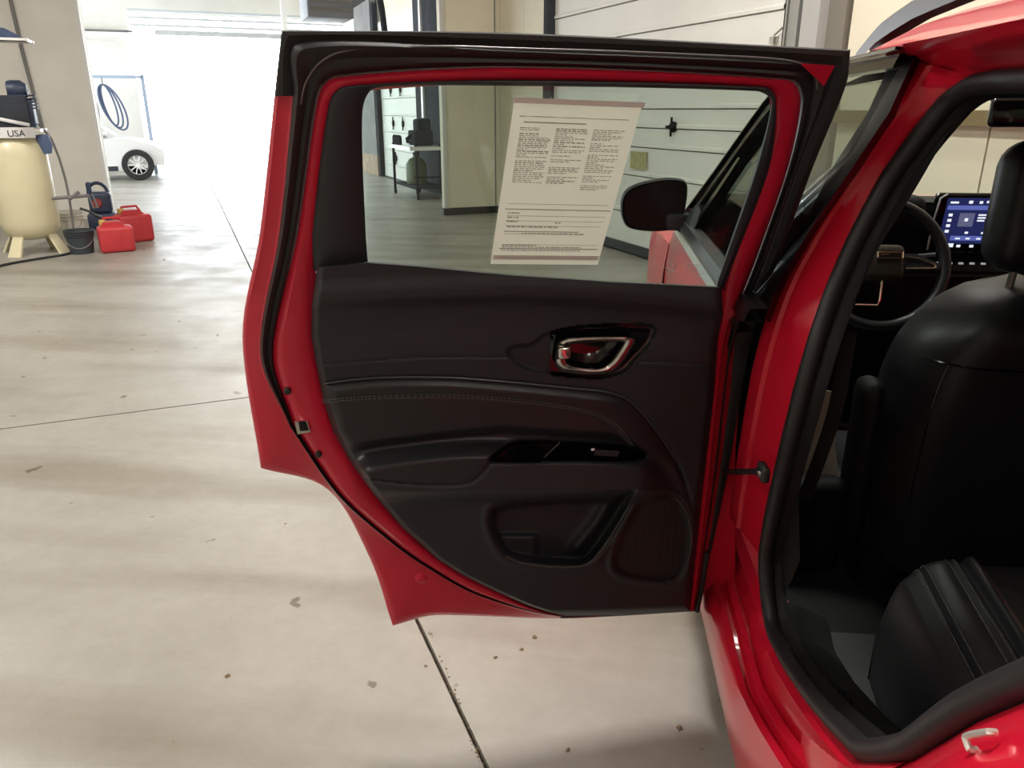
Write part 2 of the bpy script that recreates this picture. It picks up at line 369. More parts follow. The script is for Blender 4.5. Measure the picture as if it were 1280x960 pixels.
# ---------------- rear door
K0 = dict(corners=(0, 2, 8, 11, 14), closed=True, per=8); K = dict(corners=(8, 14), closed=True, per=8)
L0 = crv([(352,38),(640,41),(1063,62),(1058,105),(1017,207),(974,325),(938,430),(908,600),(872,764),(700,773),(545,769),(491,782),(462,697),(410,612),(326,585),(303,420),(325,290),(343,120)], **K0)
L1 = crv([(372,52),(640,60),(1040,80),(1035,112),(999,207),(957,325),(917,430),(895,600),(869,762),(706,771),(599,745),(531,708),(486,676),(421,618),(362,533),(325,440),(349,290),(366,120)], **K)
L2 = crv([(419,97),(640,84),(985,100),(1001,125),(986,207),(945,325),(907,430),(888,600),(867,760),(707,770.5),(601,743.5),(533,706),(488,674),(424,616),(366,530),(341,440),(372,290),(398,120)], **K)
L3 = crv([(434,112),(640,100),(955,109),(970,125),(962,207),(918,325),(897,430),(880,600),(864,757),(706,770),(622,741),(548,701),(503,661),(466,621),(412,534),(386,440),(392,290),(412,130)], **K)
def seg(L, k0, k1, per=8):      # slice of a loop between two keys (may wrap)
    n = len(L); i0 = k0*per; i1 = k1*per
    idx = [i % n for i in range(i0, i1+1 if i1 > i0 else i1+n+1)]
    return L[idx]
DOOR = MB()
# red inner pressing: flat ring with rounded shoulders, behind the trim
DOOR.grid(band(np.vstack([L2, L2[:1]]), np.vstack([L3, L3[:1]]), [(0, -.02), (.12, -.005), (.3, .004), (.7, .004), (1.0, .0), (1.25, -.01)], Dp))
door = DOOR.build('rear_door', REDIN, CAR, CAR)
door['label'] = 'open rear door seen from inside with black trim and red edge'
# red outer flange: left edge, wheel arch cut-out and bottom
A_, B_ = seg(L0, 8, 17), seg(L1, 8, 17)
mb = MB().grid(band(A_, B_, [(0, -.062), (0.0, -.052), (.06, -.047), (.12, -.044), (.2, -.040), (.85, -.034), (1.0, -.028)], Dp))
mb.build('outer_flange', REDIN, door, CAR)
# hem of the outer skin
rows = [list(Dp(A_, o)) for o in (-.052, -.085, -.10)]
MB().grid(rows).build('skin_edge', RED, door, CAR)
low = np.vstack([[(915, 366)], seg(L0, 6, 15), [(318, 340), (420, 345), (640, 358)]])
MB().prism(list(Dp(low, -.088)), list(Dp(low, -.10))).build('outer_skin', RED, door, CAR)
# black frame trim round the window (top, front edge and upper free edge)
A_, B_ = np.vstack([seg(L0, 17, 18), seg(L0, 0, 9)[1:]]), np.vstack([seg(L1, 17, 18), seg(L1, 0, 9)[1:]])
MB().grid(band(A_, B_, [(0, -.075), (0, -.04), (.1, -.03), (.45, -.026), (.6, -.028), (.9, -.03), (1, -.032)], Dp)).build('frame_edge_trim', FUZZ, door, CAR)
# weatherstrip between frame and inner pressing
A_, B_ = np.vstack([L1, L1[:1]]), np.vstack([L2, L2[:1]])
MB().grid(band(A_, B_, [(0, -.03), (.1, -.014), (.2, -.008), (.35, -.010), (.55, -.016), (.75, -.012), (.9, -.014), (1, -.024)], Dp)).build('weatherstrip', RUB, door, CAR)
# highlight on the seal lip, painted as a thin line of lighter grey
ln = crv([(376,130),(382,104),(398,80),(422,66),(460,60),(560,58),(640,60.5),(760,64),(880,69),(960,73),(1000,79),(1018,92),(1022,112)], 8)
MB().tube(list(Dp(ln, -.011)), .0016, 6).build('seal_lip_highlight', mat('lip_highlight_grey', (.16, .16, .16), .35), door, CAR)
# red corner patch at the front top of the frame
pc = np.array([(1000,79),(1044,82),(1030,108),(1022,100)], float)
MB().poly(list(Dp(pc, -.004))).build('corner_patch', REDIN, door, CAR)
# window surround
WA = crv([(396,338),(392,290),(412,130),(430,108),(640,100),(955,109),(970,125),(962,207),(918,325),(902,365)], 8)
WG = crv([(460,330),(457,290),(453,140),(470,110),(640,107.5),(945,114),(964,128),(945,207),(905,325),(895,356)], 8)
MB().grid(band(WA, WG, [(-.1, -.01), (0, .004), (.15, .010), (.4, .012), (.85, .008), (1, .0), (1.0, -.012)], Dp)).build('window_surround', BLKP, door, CAR)
GL = np.vstack([WG, crv([(895,362),(760,357),(640,350),(520,338),(460,334)], 4)[:-1]])
glass = MB().prism(list(Dp(GL, -.006)), list(Dp(GL, -.010))).build('window_glass', GLASS, door, CAR)
# etched maker's mark on the lower corner of the pane
mb = MB()
arc = [(838+7*cos(t), 331+7*sin(t)) for t in np.linspace(-.4, 2.6, 12)]
mb.tube(list(Dp(np.array(arc), -.004)), .0009, 5); mb.tube(list(Dp(np.array([(835,326),(839,334)], float), -.004)), .0008, 5)
for (u0, u1, v) in ((832,846,339.5),(857,873,330),(857,873,333.5),(857,870,337),(834,842,345),(869,877,345)):
    mb.tube(list(Dp(np.array([(u0,v),(u1,v+.6)], float), -.004)), .0005, 4)
mb.build('etched_mark', PRINT, glass, CAR)

# ---------------- trim panel as one sculpted surface, cut into its parts
def seg_dist(P, poly):
    P = np.asarray(P, float); best = np.full(len(P), 1e9)
    for a, b in zip(poly[:-1], poly[1:]):
        a = np.array(a, float); b = np.array(b, float); ab = b-a; t = np.clip(((P-a)@ab)/(ab@ab+1e-12), 0, 1)
        best = np.minimum(best, np.linalg.norm(P-(a+t[:, None]*ab), axis=1))
    return best
def inside(P, poly):
    P = np.asarray(P, float); x, y = P[:, 0], P[:, 1]; r = np.zeros(len(P), bool); n = len(poly)
    for i in range(n):
        x1, y1 = poly[i]; x2, y2 = poly[(i+1) % n]
        c = ((y1 > y) != (y2 > y)); 
        with np.errstate(divide='ignore', invalid='ignore'):
            xi = (x2-x1)*(y-y1)/(y2-y1)+x1
        r ^= c & (x < xi)
    return r
def sdist(P, poly):
    d = seg_dist(P, list(poly)+[poly[0]]); return np.where(inside(P, poly), d, -d)
def sm(x, a, b): t = np.clip((x-a)/(b-a), 0, 1); return t*t*(3-2*t)
ACC = crv([(404,480),(440,475),(480,472),(560,472),(640,478),(720,486),(758,490),(785,500),(808,523),(830,552),(848,582),(862,622)], 5)
STI = crv([(402,502),(460,497),(560,495),(640,500),(700,508),(745,518),(770,533),(783,548),(790,557)], 6)
ARM = crv([(438,566),(470,557),(520,549),(570,544),(625,543),(700,546),(770,553),(815,566),(838,590)], 5)      # upper line of the armrest
PAD = crv([(452,598),(500,604),(560,607),(590,602),(606,588),(618,572)], 5)                              # seam of the pad
CUP = crv([(614,577),(632,557),(650,551),(700,552),(760,556),(800,563),(806,572),(780,577),(700,577)], 4, closed=True)
POC = crv([(611,650),(616,634),(640,626),(700,619),(770,612),(797,610),(786,632),(762,672),(742,698),(727,706),(690,706),(650,701),(630,693),(617,672)], 4, corners=(5,), closed=True)
SPK = crv([(798,632),(818,620),(838,618),(853,632),(863,662),(862,690),(855,715),(844,726),(815,725),(785,720),(768,708),(774,680)], 5, closed=True)
BEZ = crv([(632,440),(640,431),(662,428),(680,416),(712,408),(760,404),(812,404),(822,411),(814,430),(796,450),(778,467),(752,474),(700,471),(662,464),(640,452)], 5, corners=(7,), closed=True)
def hgt(P):
    u, v = P[:, 0], P[:, 1]
    h = np.full(len(P), .034)
    # shoulder ledge under the window, with the shadow step below it
    step = np.interp(u, [395, 520, 640, 780, 900], [380, 374, 371, 378, 392])
    h += .016*sm(v, step-34, step-8)*(1-sm(v, step-4, step+9))
    h -= .006*sm(v, step, step+12)*(1-sm(v, step+30, step+60))
    # padded insert between accent line and armrest
    da = sdist(P, np.vstack([ACC, [(838,590),(770,553),(625,543),(438,566),(420,545)]]))
    h += .010*sm(da, 0, 14)
    h -= .005*np.exp(-(seg_dist(P, ACC)/2.2)**2)
    h -= .0022*np.exp(-(seg_dist(P, STI)/2.5)**2)
    # armrest: a shelf that stands out from the panel
    top = np.interp(u, ARM[:, 0], ARM[:, 1]); end = sm(u, 432, 462)*(1-sm(u, 800, 850))
    shelf = sm(v, top+2, top+32)*(1-sm(v, 612, 632))*end
    h += .052*shelf
    h -= .004*np.exp(-(seg_dist(P, PAD)/2.0)**2)
    h -= .045*sm(sdist(P, CUP), -3, 7)
    # seam lines
    for ln_ in ([(395,456),(450,452),(520,447),(634,446)], [(800,452),(893,455)], [(472,622),(540,625),(612,629)]):
        h -= .003*np.exp(-(seg_dist(P, ln_)/1.6)**2)
    # door pocket
    d = sdist(P, POC); h -= .060*sm(d, -1, 10); h += .006*np.exp(-((d+5)/4)**2)*sm(v, 610, 640)
    bott = crv([(768,616),(748,650),(722,684)], 4); h += .020*np.exp(-(seg_dist(P, bott)/9)**2)*sm(d, 0, 8)
    h += .018*sm(v, 664, 672)*sm(d, 0, 6)*(1-sm(u, 665, 676))
    # speaker
    d = sdist(P, SPK); h -= .007*sm(d, -2, 5); h += .005*np.exp(-((d+5)/3.5)**2)
    # handle bowl
    d = sdist(P, BEZ); h -= .010*sm(d, -1, 6)
    return h
PL = [(333,396),(380,390),(420,389),(460,396),(500,404),(540,417),(580,440),(620,469),(660,503),(700,548),(720,580),(740,621),(755,655),(764,682),(770,707)]
PR = [(333,902),(357,903),(380,904),(430,897),(500,892),(600,880),(700,869),(770,863)]
vb = np.linspace(333, 770, 220); ss = np.linspace(0, 1, 252)
Lu = np.interp(vb, [p[0] for p in PL], [p[1] for p in PL]); Ru = np.interp(vb, [p[0] for p in PR], [p[1] for p in PR])
U = Lu[:, None]+(Ru-Lu)[:, None]*ss[None]; V = np.repeat(vb[:, None], len(ss), 1)
vt = np.interp(U, [395,460,520,640,760,903], [333,326.5,331,343,351,358])
V = V+(vt-333)*np.clip(1-(V-333)/90, 0, 1)
V = V-sm(V, 700, 770)*6*ss[None]**2
PP = np.stack([U.ravel(), V.ravel()], 1); H = hgt(PP).reshape(U.shape)
ii = np.arange(len(vb)); jj = np.arange(len(ss))
edge = np.minimum(np.minimum(jj, jj[::-1])[None, :]*((Ru-Lu)/len(ss))[:, None], np.minimum(ii*2.0+99, ii[::-1]*2.0)[:, None])
H = H*sm(edge, -2, 9)**.6-.004*(edge < .5)
H[0, :] = -.004
P3 = Dp(PP, H.ravel()).reshape(*U.shape, 3)
cu = (U[:-1, :-1]+U[1:, 1:])/2; cv = (V[:-1, :-1]+V[1:, 1:])/2; CC = np.stack([cu.ravel(), cv.ravel()], 1)
ins = inside(CC, list(np.vstack([ACC, [(838,590),(815,566),(770,553),(700,546),(625,543),(520,549),(438,566),(420,545)]])))
topc = np.interp(CC[:, 0], ARM[:, 0], ARM[:, 1])
arm = (CC[:, 1] > topc) & (CC[:, 0] > 432) & (CC[:, 0] < 846) & (CC[:, 1] < np.interp(CC[:, 0], [432,470,540,620,860], [560,622,625,629,629])) & ~ins
pad = arm & (inside(CC, list(np.vstack([PAD, [(640,543),(570,541),(520,546),(436,563)]]))))
cup = inside(CC, list(CUP)); pocm = inside(CC, list(POC)); spk = inside(CC, list(SPK)); bez = inside(CC, list(BEZ))
upper = CC[:, 1] < np.interp(CC[:, 0], [395,450,520,634,800,893], [456,452,447,446,452,455])
lab = np.where(spk, 6, np.where(pocm, 5, np.where(cup, 4, np.where(pad, 3, np.where(arm, 2, np.where(bez, 7, np.where(ins, 1, np.where(upper, 0, 8))))))))
lab = np.where((lab == 7) & (CC[:, 0] < 688), 9, lab)
names = {9: ('handle_cheek', BLKP), 0: ('upper_trim', BLKS), 1: ('padded_insert', LEATH), 2: ('armrest', BLKP), 3: ('armrest_pad', LEATH), 4: ('pull_cup', GLOSSB), 5: ('door_pocket', BLKP), 6: ('speaker_grille', None), 7: ('handle_bezel', GLOSSB), 8: ('lower_trim', BLKP)}
def grille_mat():
    m = bpy.data.materials.new('speaker_mesh'); m.use_nodes = True; nt = m.node_tree; b = nt.nodes['Principled BSDF']
    b.inputs['Base Color'].default_value = (.012, .012, .012, 1); b.inputs['Roughness'].default_value = .55
    tc = nt.nodes.new('ShaderNodeTexCoord'); vo = nt.nodes.new('ShaderNodeTexVoronoi'); vo.inputs['Scale'].default_value = 260; vo.inputs['Randomness'].default_value = .15
    bp = nt.nodes.new('ShaderNodeBump'); bp.inputs['Strength'].default_value = .8; bp.inputs['Distance'].default_value = .002
    nt.links.new(tc.outputs['Object'], vo.inputs['Vector']); nt.links.new(vo.outputs['Distance'], bp.inputs['Height']); nt.links.new(bp.outputs[0], b.inputs['Normal']); return m
nc = len(ss); flat = P3.reshape(-1, 3)
for li, (nm, mm) in names.items():
    idx = np.nonzero(lab == li)[0]; r = idx//(nc-1); c = idx % (nc-1); q = r*nc+c
    fs = np.stack([q, q+1, q+nc+1, q+nc], 1); us, inv = np.unique(fs, return_inverse=True)
    o = finish(nm, flat[us], inv.reshape(-1, 4), mm or grille_mat(), door, CAR, smooth=80)
    if li == 1: insert_o = o
    if li == 7: bezel_o = o
# accent piping, stitches
MB().tube(list(Dp(ACC[:-6], hgt(ACC[:-6])+.003)), .0020, 6).build('accent_piping', mat('grey_piping', (.06, .06, .06), .35), door, CAR)
mb = MB()
for dv in (-1.3, 1.5):
    P = crv(STI+np.array([0, dv]), 1); P = crv([(402,502+dv),(460,497+dv),(560,495+dv),(640,500+dv),(700,508+dv),(745,518+dv),(770-dv*.5,533+dv),(783-dv,548+dv*.6),(790-dv,557)], 14)
    Q = Dp(P, hgt(P)+.0012)
    for i in range(0, len(Q)-1, 1):
        a, b = Q[i], Q[i]+(Q[i+1]-Q[i])*.62
        mb.tube([a, b], .0009, 5)
mb.build('stitching', THREAD, door, CAR, kind='stuff')
# seam of the pad and rim of the pocket, its highlight put in as lighter grey
rim = crv([(797,611),(786,633),(762,673),(742,699),(727,707.5),(690,708),(650,703),(632,695)], 6)
MB().tube(list(Dp(rim, hgt(rim)+.002)), .0028, 6).build('pocket_rim_highlight', mat('grey_edge_plastic', (.045, .044, .042), .35), door, CAR)
rim = crv([(846,622),(858,640),(864,665),(862,692),(855,714),(844,725),(832,727)], 6)
MB().tube(list(Dp(rim, hgt(rim)+.003)), .0034, 6).build('speaker_rim', MATS['grey_edge_plastic'], door, CAR)
# window switch in the pull cup
sw = np.array([(745,562),(775,564),(772,571),(742,569)], float)
MB().prism(list(Dp(sw, .075)), list(Dp(sw, .05))).build('window_switch', BLKP, door, CAR)
MB().tube(list(Dp(np.array([(680,572),(700,553)], float), .06)), .0016, 6).build('cup_edge', MATS['grey_edge_plastic'], door, CAR)
MB().rbox(Dp([(741,562)], .078)[0], DE*.0035, DN*.002, ZX*.0025, .001, 1).build('switch_lamp', mat('white_icon', (.8, .8, .8), .5), door, CAR)
# chrome pull handle
HO = crv([(700,426),(722,422),(760,420.5),(786,420.5),(794,425),(786,442),(774,458),(760,466.5),(736,468.5),(704,465),(694,456),(695,440)], 5, closed=True)
HI = crv([(712,432),(730,428.5),(760,427),(777,427.5),(779,429),(772,440),(764,451),(752,459.5),(738,460.5),(716,456),(708,450),(709,440)], 5, closed=True)
HO = np.vstack([HO, HO[:1]]); HI = np.vstack([HI, HI[:1]])
hn = MB().grid(band(HO, HI, [(0, .036), (.0, .050), (.2, .058), (.5, .061), (.8, .058), (1, .050), (1, .036)], Dp)).build('pull_handle', CHROME, bezel_o, CAR)
MB().rbox(Dp([(704.5,440)], .056)[0], DE*.0125, DN*.011, ZX*.0125, .006, 3).build('lock_tab', CHROME, bezel_o, CAR)
for vv in (431.5, 448.5):
    q = np.array([(694,vv-.7),(711,vv-.7),(711,vv+.7),(694,vv+.7)], float)
    MB().prism(list(Dp(q, .062)), list(Dp(q, .04))).build('tab_gap', DARKHOLE, bezel_o, CAR)
# latch slot, screws, drain bump, bump stop on the edge
q = np.array([(368,527),(384,526),(388,540),(372,543)], float)
MB().prism(list(Dp(q, .010)), list(Dp(q, .0))).build('latch_plate', STEEL, door, CAR)
q = np.array([(373,527),(382,527),(386,538),(375,539)], float)
MB().prism(list(Dp(q, .0125)), list(Dp(q, .0))).build('latch_slot', DARKHOLE, door, CAR)
for (u, v, r) in ((359,489,.007),(398,568,.0065)):
    MB().lathe(Dp([(u, v)], .006)[0], [(r, -.004), (r, .002), (r*.7, .004), (0, .004)], axis=DN, n=12).build('latch_screw', RUB, door, CAR)
MB().lathe(Dp([(527,720)], -.042)[0], [(.021, -.004), (.018, .004), (.012, .010), (.005, .012), (0, .012)], axis=DN, n=18).build('drain_plug', REDIN, door, CAR)
MB().lathe(Dp([(476,651)], -.022)[0], [(.012, -.004), (.010, .002), (0, .003)], axis=DN+np.array([0,0,.2]), n=10).build('drain_slot', DARKHOLE, door, CAR)
# front lower corner boot and hinge-side inner edge
e0 = Dp(np.array([(903,362),(897,430),(892,500),(880,600),(868,700),(863,762)], float), .004)
e1 = Dp(np.array([(930,362),(918,430),(912,500),(899,600),(884,700),(874,766)], float), -.03)
MB().grid([list(e0), list((e0+e1)/2+DN*.002), list(e1), list(e1-DN*.06)]).build('hinge_edge', REDIN, door, CAR)
MB().tube(list(Dp(crv([(884,690),(878,730),(871,764)], 4), -.005)), .006, 8).build('edge_seal', RUB, door, CAR)

# ---------------- body side: pillar face, sill, aperture seal
JO = np.vstack([[S(.2, 1.50, .03), S(.7, 1.508, .03), S(1.15, 1.508, .03)], Sp(np.array([(1145,75),(1110,150),(1060,220),(1010,290),(975,350),(950,420),(938,470),(928,530),(920,580),(912,640)], float), .05)])
J1p = [(1280,85),(1240,88),(1205,95),(1175,115),(1140,158),(1100,215),(1060,290),(1030,360),(1008,425),(990,490),(975,555),(965,600),(953,660),(948,700),(950,745),(957,790),(975,830),(1000,870),(1030,910),(1065,950)]
J1 = Sp(np.array(J1p, float), .09)
J1 = np.vstack([[S(.15, 1.44, .09), S(.6, 1.475, .09), S(.9, 1.482, .09)], J1, [S(.70, .75, .09), S(.60, .90, .09), S(.50, 1.05, .09), S(.30, 1.25, .09), S(.15, 1.40, .09)]])
def crv3(P, per): return np.column_stack([crv(np.column_stack([P[:, i], P[:, i]]), per)[:, 0] for i in range(3)])
def arcres(P, n):
    P = np.asarray(P, float); d = np.r_[0, np.cumsum(np.linalg.norm(np.diff(P, axis=0), axis=1))]; t = np.linspace(0, d[-1], n)
    return np.column_stack([np.interp(t, d, P[:, i]) for i in range(3)])
# B-pillar face between the shut line and the seal
jo = arcres(crv3(JO[3:], 5), 60); j1 = arcres(crv3(J1[5:17], 5), 60)
mid1 = jo*.66+j1*.34; mid2 = jo*.4+j1*.6
mid1[:, 0] -= .006; mid2[:, 0] += .004
jf = jo.copy(); jf[:, 0] += .012; jf[:, 1] += .02
MB().grid([list(jf+np.array([.02, .06, 0])), list(jf), list(jo), list(jo*.92+j1*.08+np.array([-.004, 0, 0])), list(mid1), list(mid1*.9+mid2*.1+np.array([.006, 0, 0])), list(mid2), list(j1+np.array([.01, 0, 0]))]).build('pillar_face', RED, CAR, CAR)
# roof rail side above the opening
jo = arcres(np.vstack([JO[:4]]), 30); j1 = arcres(J1[:7], 30)
rl = np.array([S(y, 1.527, 0) for y in np.linspace(.2, 1.45, 30)])
MB().grid([list(rl), list(rl+np.array([.012, 0, -.012])), list(jo), list(jo*.5+j1*.5+np.array([.012, 0, .004])), list(j1+np.array([.012, 0, 0]))]).build('upper_jamb', RED, CAR, CAR)
# sill / rocker with its stepped ledges, running from the front door to the wheel arch
ys = np.linspace(1.85, .70, 46)
def j1at(y):
    t = J1[12:27]; o = np.argsort(t[:, 1]);
    yy = min(max(y, .62), 1.40)
    k = J1[16:25]; kk = k[np.argsort(k[:, 1])]
    return np.array([np.interp(yy, kk[:, 1], kk[:, 0]), y, np.interp(yy, kk[:, 1], kk[:, 2])])
rows = []
for y in ys:
    e = j1at(y); lift = max(0, e[2]-.44)
    pr_ = [(.40, .17), (.34, .19), (.318, .24), (.311, .30), (.313, .345), (.325, .365), (.338, .368), (.342, .358), (.350, .358), (.354, .374), (.366, .382), (.369, .374), (.375, .374)]
    r = [np.array([x, y, z+lift*sm(np.array([z]), .30, .37)[0]]) for x, z in pr_]
    r.append(np.array([e[0]-.008, y, e[2]-.012])); r.append(e+np.array([.012, 0, .004])); r.append(e+np.array([.06, 0, .0]))
    rows.append(r)
MB().grid(rows).build('sill', RED, CAR, CAR)
# rear quarter: dog-leg jamb and outer panel beside the camera
jr = arcres(J1[20:], 40); out = []
q0 = arcres(np.array([S(.74, .40, 0), S(.66, .60, 0), S(.56, .78, 0), S(.45, .95, 0), S(.36, 1.06, 0), S(.10, 1.30, 0), S(-.05, 1.45, 0)]), 40)
MB().grid([list(q0), list(q0*.6+jr*.4+np.array([-.004, 0, 0])), list(q0*.3+jr*.7), list(jr+np.array([.012, 0, 0]))]).build('quarter_jamb', RED, CAR, CAR)
rows = []
for y in np.linspace(.74, -.75, 40):
    zl = .30
    if abs(y-.36) < .395: zl = max(zl, .34+sqrt(.395**2-(y-.36)**2))
    zt = np.interp(y, [-.75, -.05, .10, .36, .45, .56, .66, .74], [1.0, 1.06, 1.04, 1.03, .95, .79, .62, .42]); zt = max(zt, zl+.005)
    rows.append([S(y, zl+(zt-zl)*k/12, -.0) for k in range(13)])
MB().grid(rows).build('quarter_panel', RED, CAR, CAR)
# aperture seal: soft tube with a lip, all round the opening
sl = arcres(crv3(J1, 4), 200)
cen = sl.mean(axis=0); inw = cen[None]-sl; inw[:, 0] = 0; inw /= np.linalg.norm(inw, axis=1)[:, None]
MB().tube(list(sl+inw*.017+np.array([.012, 0, 0])), .016, 10, closed=False).build('aperture_seal', RUB, CAR, CAR)
MB().grid([list(sl+inw*.02+np.array([.02, 0, 0])), list(sl+inw*.034+np.array([.036, 0, 0])), list(sl+inw*.036+np.array([.045, 0, 0]))]).build('aperture_trim', CABIN, CAR, CAR)
# striker loop on the rear jamb
q = Sp(np.array([(1212,937),(1207,921),(1236,915)], float), .045)
MB().tube(list(crv3(np.vstack([q[0]+np.array([.006,0,0]), q, q[2]+np.array([.006,0,0])]), 4)), .0030, 8).build('striker', mat('bare_white_metal', (.85, .83, .78), .3, .6), CAR, CAR)
# door check strap
a = Sp(np.array([(958,589)], float), .055)[0]; b = Dp([(905,590)], -.02)[0]
MB().tube([b, a*.6+b*.4, a], [.006, .006, .007], 8).build('check_strap', RUB, CAR, CAR)
MB().rbox(a+np.array([-.006, -.004, 0]), np.array([.008,0,0]), np.array([0,.022,0]), np.array([0,0,.013]), .006).build('strap_bracket', RUB, CAR, CAR)
MB().lathe(a+np.array([-.014, -.014, 0]), [(.006, 0), (.006, .004), (0, .005)], axis=(-1,0,0), n=8).build('strap_bolt', STEEL, CAR, CAR)
# ---------------- front door (closed), its window, applique, chrome
fy = np.linspace(1.60, 2.66, 20); fz = np.linspace(.34, 1.06, 16)
rows = [[S(y, z, .0) for z in fz] for y in fy]
rows = [[p+np.array([.07, 0, 0]) for p in rows[0]], [p+np.array([.005, .0, 0]) for p in rows[0]]]+rows
fd = MB().grid(rows).build('front_door', RED, CAR, CAR)
GY = [(1.42, 1.06), (2.52, 1.085), (2.46, 1.15), (2.32, 1.264), (2.12, 1.43), (2.0, 1.478), (1.8, 1.492), (1.40, 1.497)]
gl = crv(GY, 4, corners=(0, 1, 5, 7), closed=True)
fg = [S(y, z, .03) for y, z in gl]
MB().prism(fg, [p+np.array([.004, 0, 0]) for p in fg]).build('window_glass', GLASSC, fd, CAR)
def side_strip(name, yz0, yz1, o0, o1, m, parent=CAR):
    A = crv(yz0, 5); B = crv(yz1, 5)
    return MB().grid([[S(y, z, o1) for y, z in A], [S(y, z, o0) for y, z in A], [S(y, z, o0) for y, z in B], [S(y, z, o1) for y, z in B]]).build(name, m, parent, CAR)
pil_l = Sp(np.array([(1113,77),(1085,140),(1040,210),(1005,280),(975,322),(955,365)], float), .03)
pil_r = Sp(np.array([(1148,60),(1112,140),(1062,215),(1012,288),(978,345),(955,400)], float), .03)
MB().grid([list(pil_l+np.array([.02, 0, 0])), list(pil_l), list(pil_r), list(Sp(np.array([(1158,78),(1124,150),(1074,222),(1024,292),(990,352),(968,405)], float), .075))]).build('pillar_applique', APPL, fd, CAR)
side_strip('belt_moulding', [(1.40, 1.045), (2.0, 1.05), (2.60, 1.06)], [(1.40, 1.066), (2.0, 1.071), (2.60, 1.08)], -.012, .02, CHROME, fd)
side_strip('belt_seal', [(1.40, 1.066), (2.0, 1.071), (2.58, 1.08)], [(1.40, 1.09), (2.0, 1.095), (2.54, 1.10)], -.004, .03, RUB, fd)
side_strip('window_frame', [(2.60, 1.08), (2.50, 1.15), (2.36, 1.264), (2.15, 1.44), (2.02, 1.497), (1.8, 1.51), (1.36, 1.514)], [(2.55, 1.08), (2.46, 1.14), (2.325, 1.255), (2.125, 1.42), (2.0, 1.473), (1.8, 1.488), (1.36, 1.493)], .006, .04, GLOSSB, fd)
side_strip('chrome_drip', [(2.62, 1.10), (2.52, 1.17), (2.38, 1.28), (2.17, 1.452), (2.03, 1.508), (1.8, 1.520), (1.36, 1.524)], [(2.605, 1.10), (2.507, 1.165), (2.368, 1.275), (2.162, 1.448), (2.025, 1.503), (1.8, 1.515), (1.36, 1.519)], -.006, .03, CHROME, fd)
side_strip('quarter_bar', [(2.42, 1.085), (2.32, 1.20), (2.22, 1.31)], [(2.36, 1.085), (2.275, 1.20), (2.19, 1.31)], .01, .04, GLOSSB, fd)
# ---------------- roof, roof rail, pillars, windscreen
xs = np.linspace(0, 1, 22); ry = np.linspace(-.9, 2.15, 24)
def roofp(y, s):
    yy = np.interp(y, [-.9, .2, 1.5, 2.15], [1.46, 1.525, 1.527, 1.475]); x0 = np.interp(y, [-.9, .2, 1.5, 2.15], [.56, .478, .478, .52])
    x = x0+(2*1.23-2*x0)*s; c = 1-abs(2*s-1)
    return np.array([x, y, yy+.045*sm(np.array([c]), 0, .16)[0]+.05*(1-(2*s-1)**2)])
MB().grid([[roofp(y, s) for s in xs] for y in ry]).build('roof', RED, CAR, CAR)
for sx in (.63, 1.83):
    rr = crv3(np.array([[sx, 2.02, 1.56], [sx, 1.9, 1.603], [sx, 1.7, 1.632], [sx, 1.3, 1.65], [sx, .6, 1.652], [sx, -.4, 1.62], [sx, -.7, 1.57]]), 6)
    MB().grid([[p+np.array([-.017, 0, -.035]), p+np.array([-.017, 0, -.004]), p+np.array([-.008, 0, .006]), p+np.array([.010, 0, .006]), p+np.array([.017, 0, -.006]), p+np.array([.017, 0, -.035])] for p in rr]).build('roof_rail', mat('satin_grey_rail', (.09, .09, .09), .35, .3), CAR, CAR)
ws = lambda s, t: np.array([(.52+(.40-.52)*t)+(2*1.23-2*(.52+(.40-.52)*t))*s, 2.15+.85*t+.10*(1-(2*s-1)**2)*1.0, 1.475-.40*t+.05*(1-(2*s-1)**2)*(1-t)])
MB().grid([[ws(s, t) for s in np.linspace(0, 1, 16)] for t in np.linspace(0, 1, 10)]).build('windscreen', GLASSC, CAR, CAR)
ap = [ws(0, t) for t in np.linspace(-.02, 1, 8)]
for sgn in (0, 1):
    pts = [p.copy() for p in ap]
    if sgn:
        for p in pts: p[0] = 2.46-p[0]
    MB().tube(pts, .032, 8).build('windscreen_pillar', BLKP, CAR, CAR)
# ---------------- front wing, bonnet, nose, wheels
def wing(y, z):
    x = float(side(z))-.02*math.exp(-((y-3.0)/.42)**2)*math.exp(-((z-.72)/.2)**2)
    if y > 3.25: x += .34*((y-3.25)/.62)**2.2
    return np.array([x, y, z])
def wtop(y): return float(np.interp(y, [2.6, 2.9, 3.3, 3.7, 3.87], [1.005, .995, .96, .88, .78]))
wy = np.r_[np.linspace(2.66, 3.3, 24), np.linspace(3.33, 3.87, 18)]
rows = []
for y in wy:
    zl = .30
    if abs(y-3.0) < .37: zl = .34+sqrt(.37**2-(y-3.0)**2)
    rows.append([wing(y, zl+(wtop(y)-zl)*k/14) for k in range(15)])
MB().grid(rows).build('front_wing', RED, CAR, CAR)
rows = []
for y in wy:
    p = wing(y, wtop(y)); r = []
    for s in np.linspace(0, 1, 21):
        c = 1-(2*s-1)**2; r.append(np.array([p[0]+(2.46-2*p[0])*s, y, p[2]+.035*sm(np.array([c]), 0, .35)[0]+.02*c]))
    rows.append(r)
MB().grid(rows).build('bonnet', RED, CAR, CAR)
rows = []
for z in np.linspace(.25, .8, 10): rows.append([np.array([.63+1.2*s, 3.87+.10*(1-(2*s-1)**2), z]) for s in np.linspace(0, 1, 14)])
MB().grid(rows).build('front_bumper', BLKP, CAR, CAR)
MB().grid([[np.array([2.46-p[0], p[1], p[2]]) for p in r] for r in [[wing(y, .3+(wtop(y)-.3)*k/6) for k in range(7)] for y in wy]]).build('front_wing', RED, CAR, CAR)
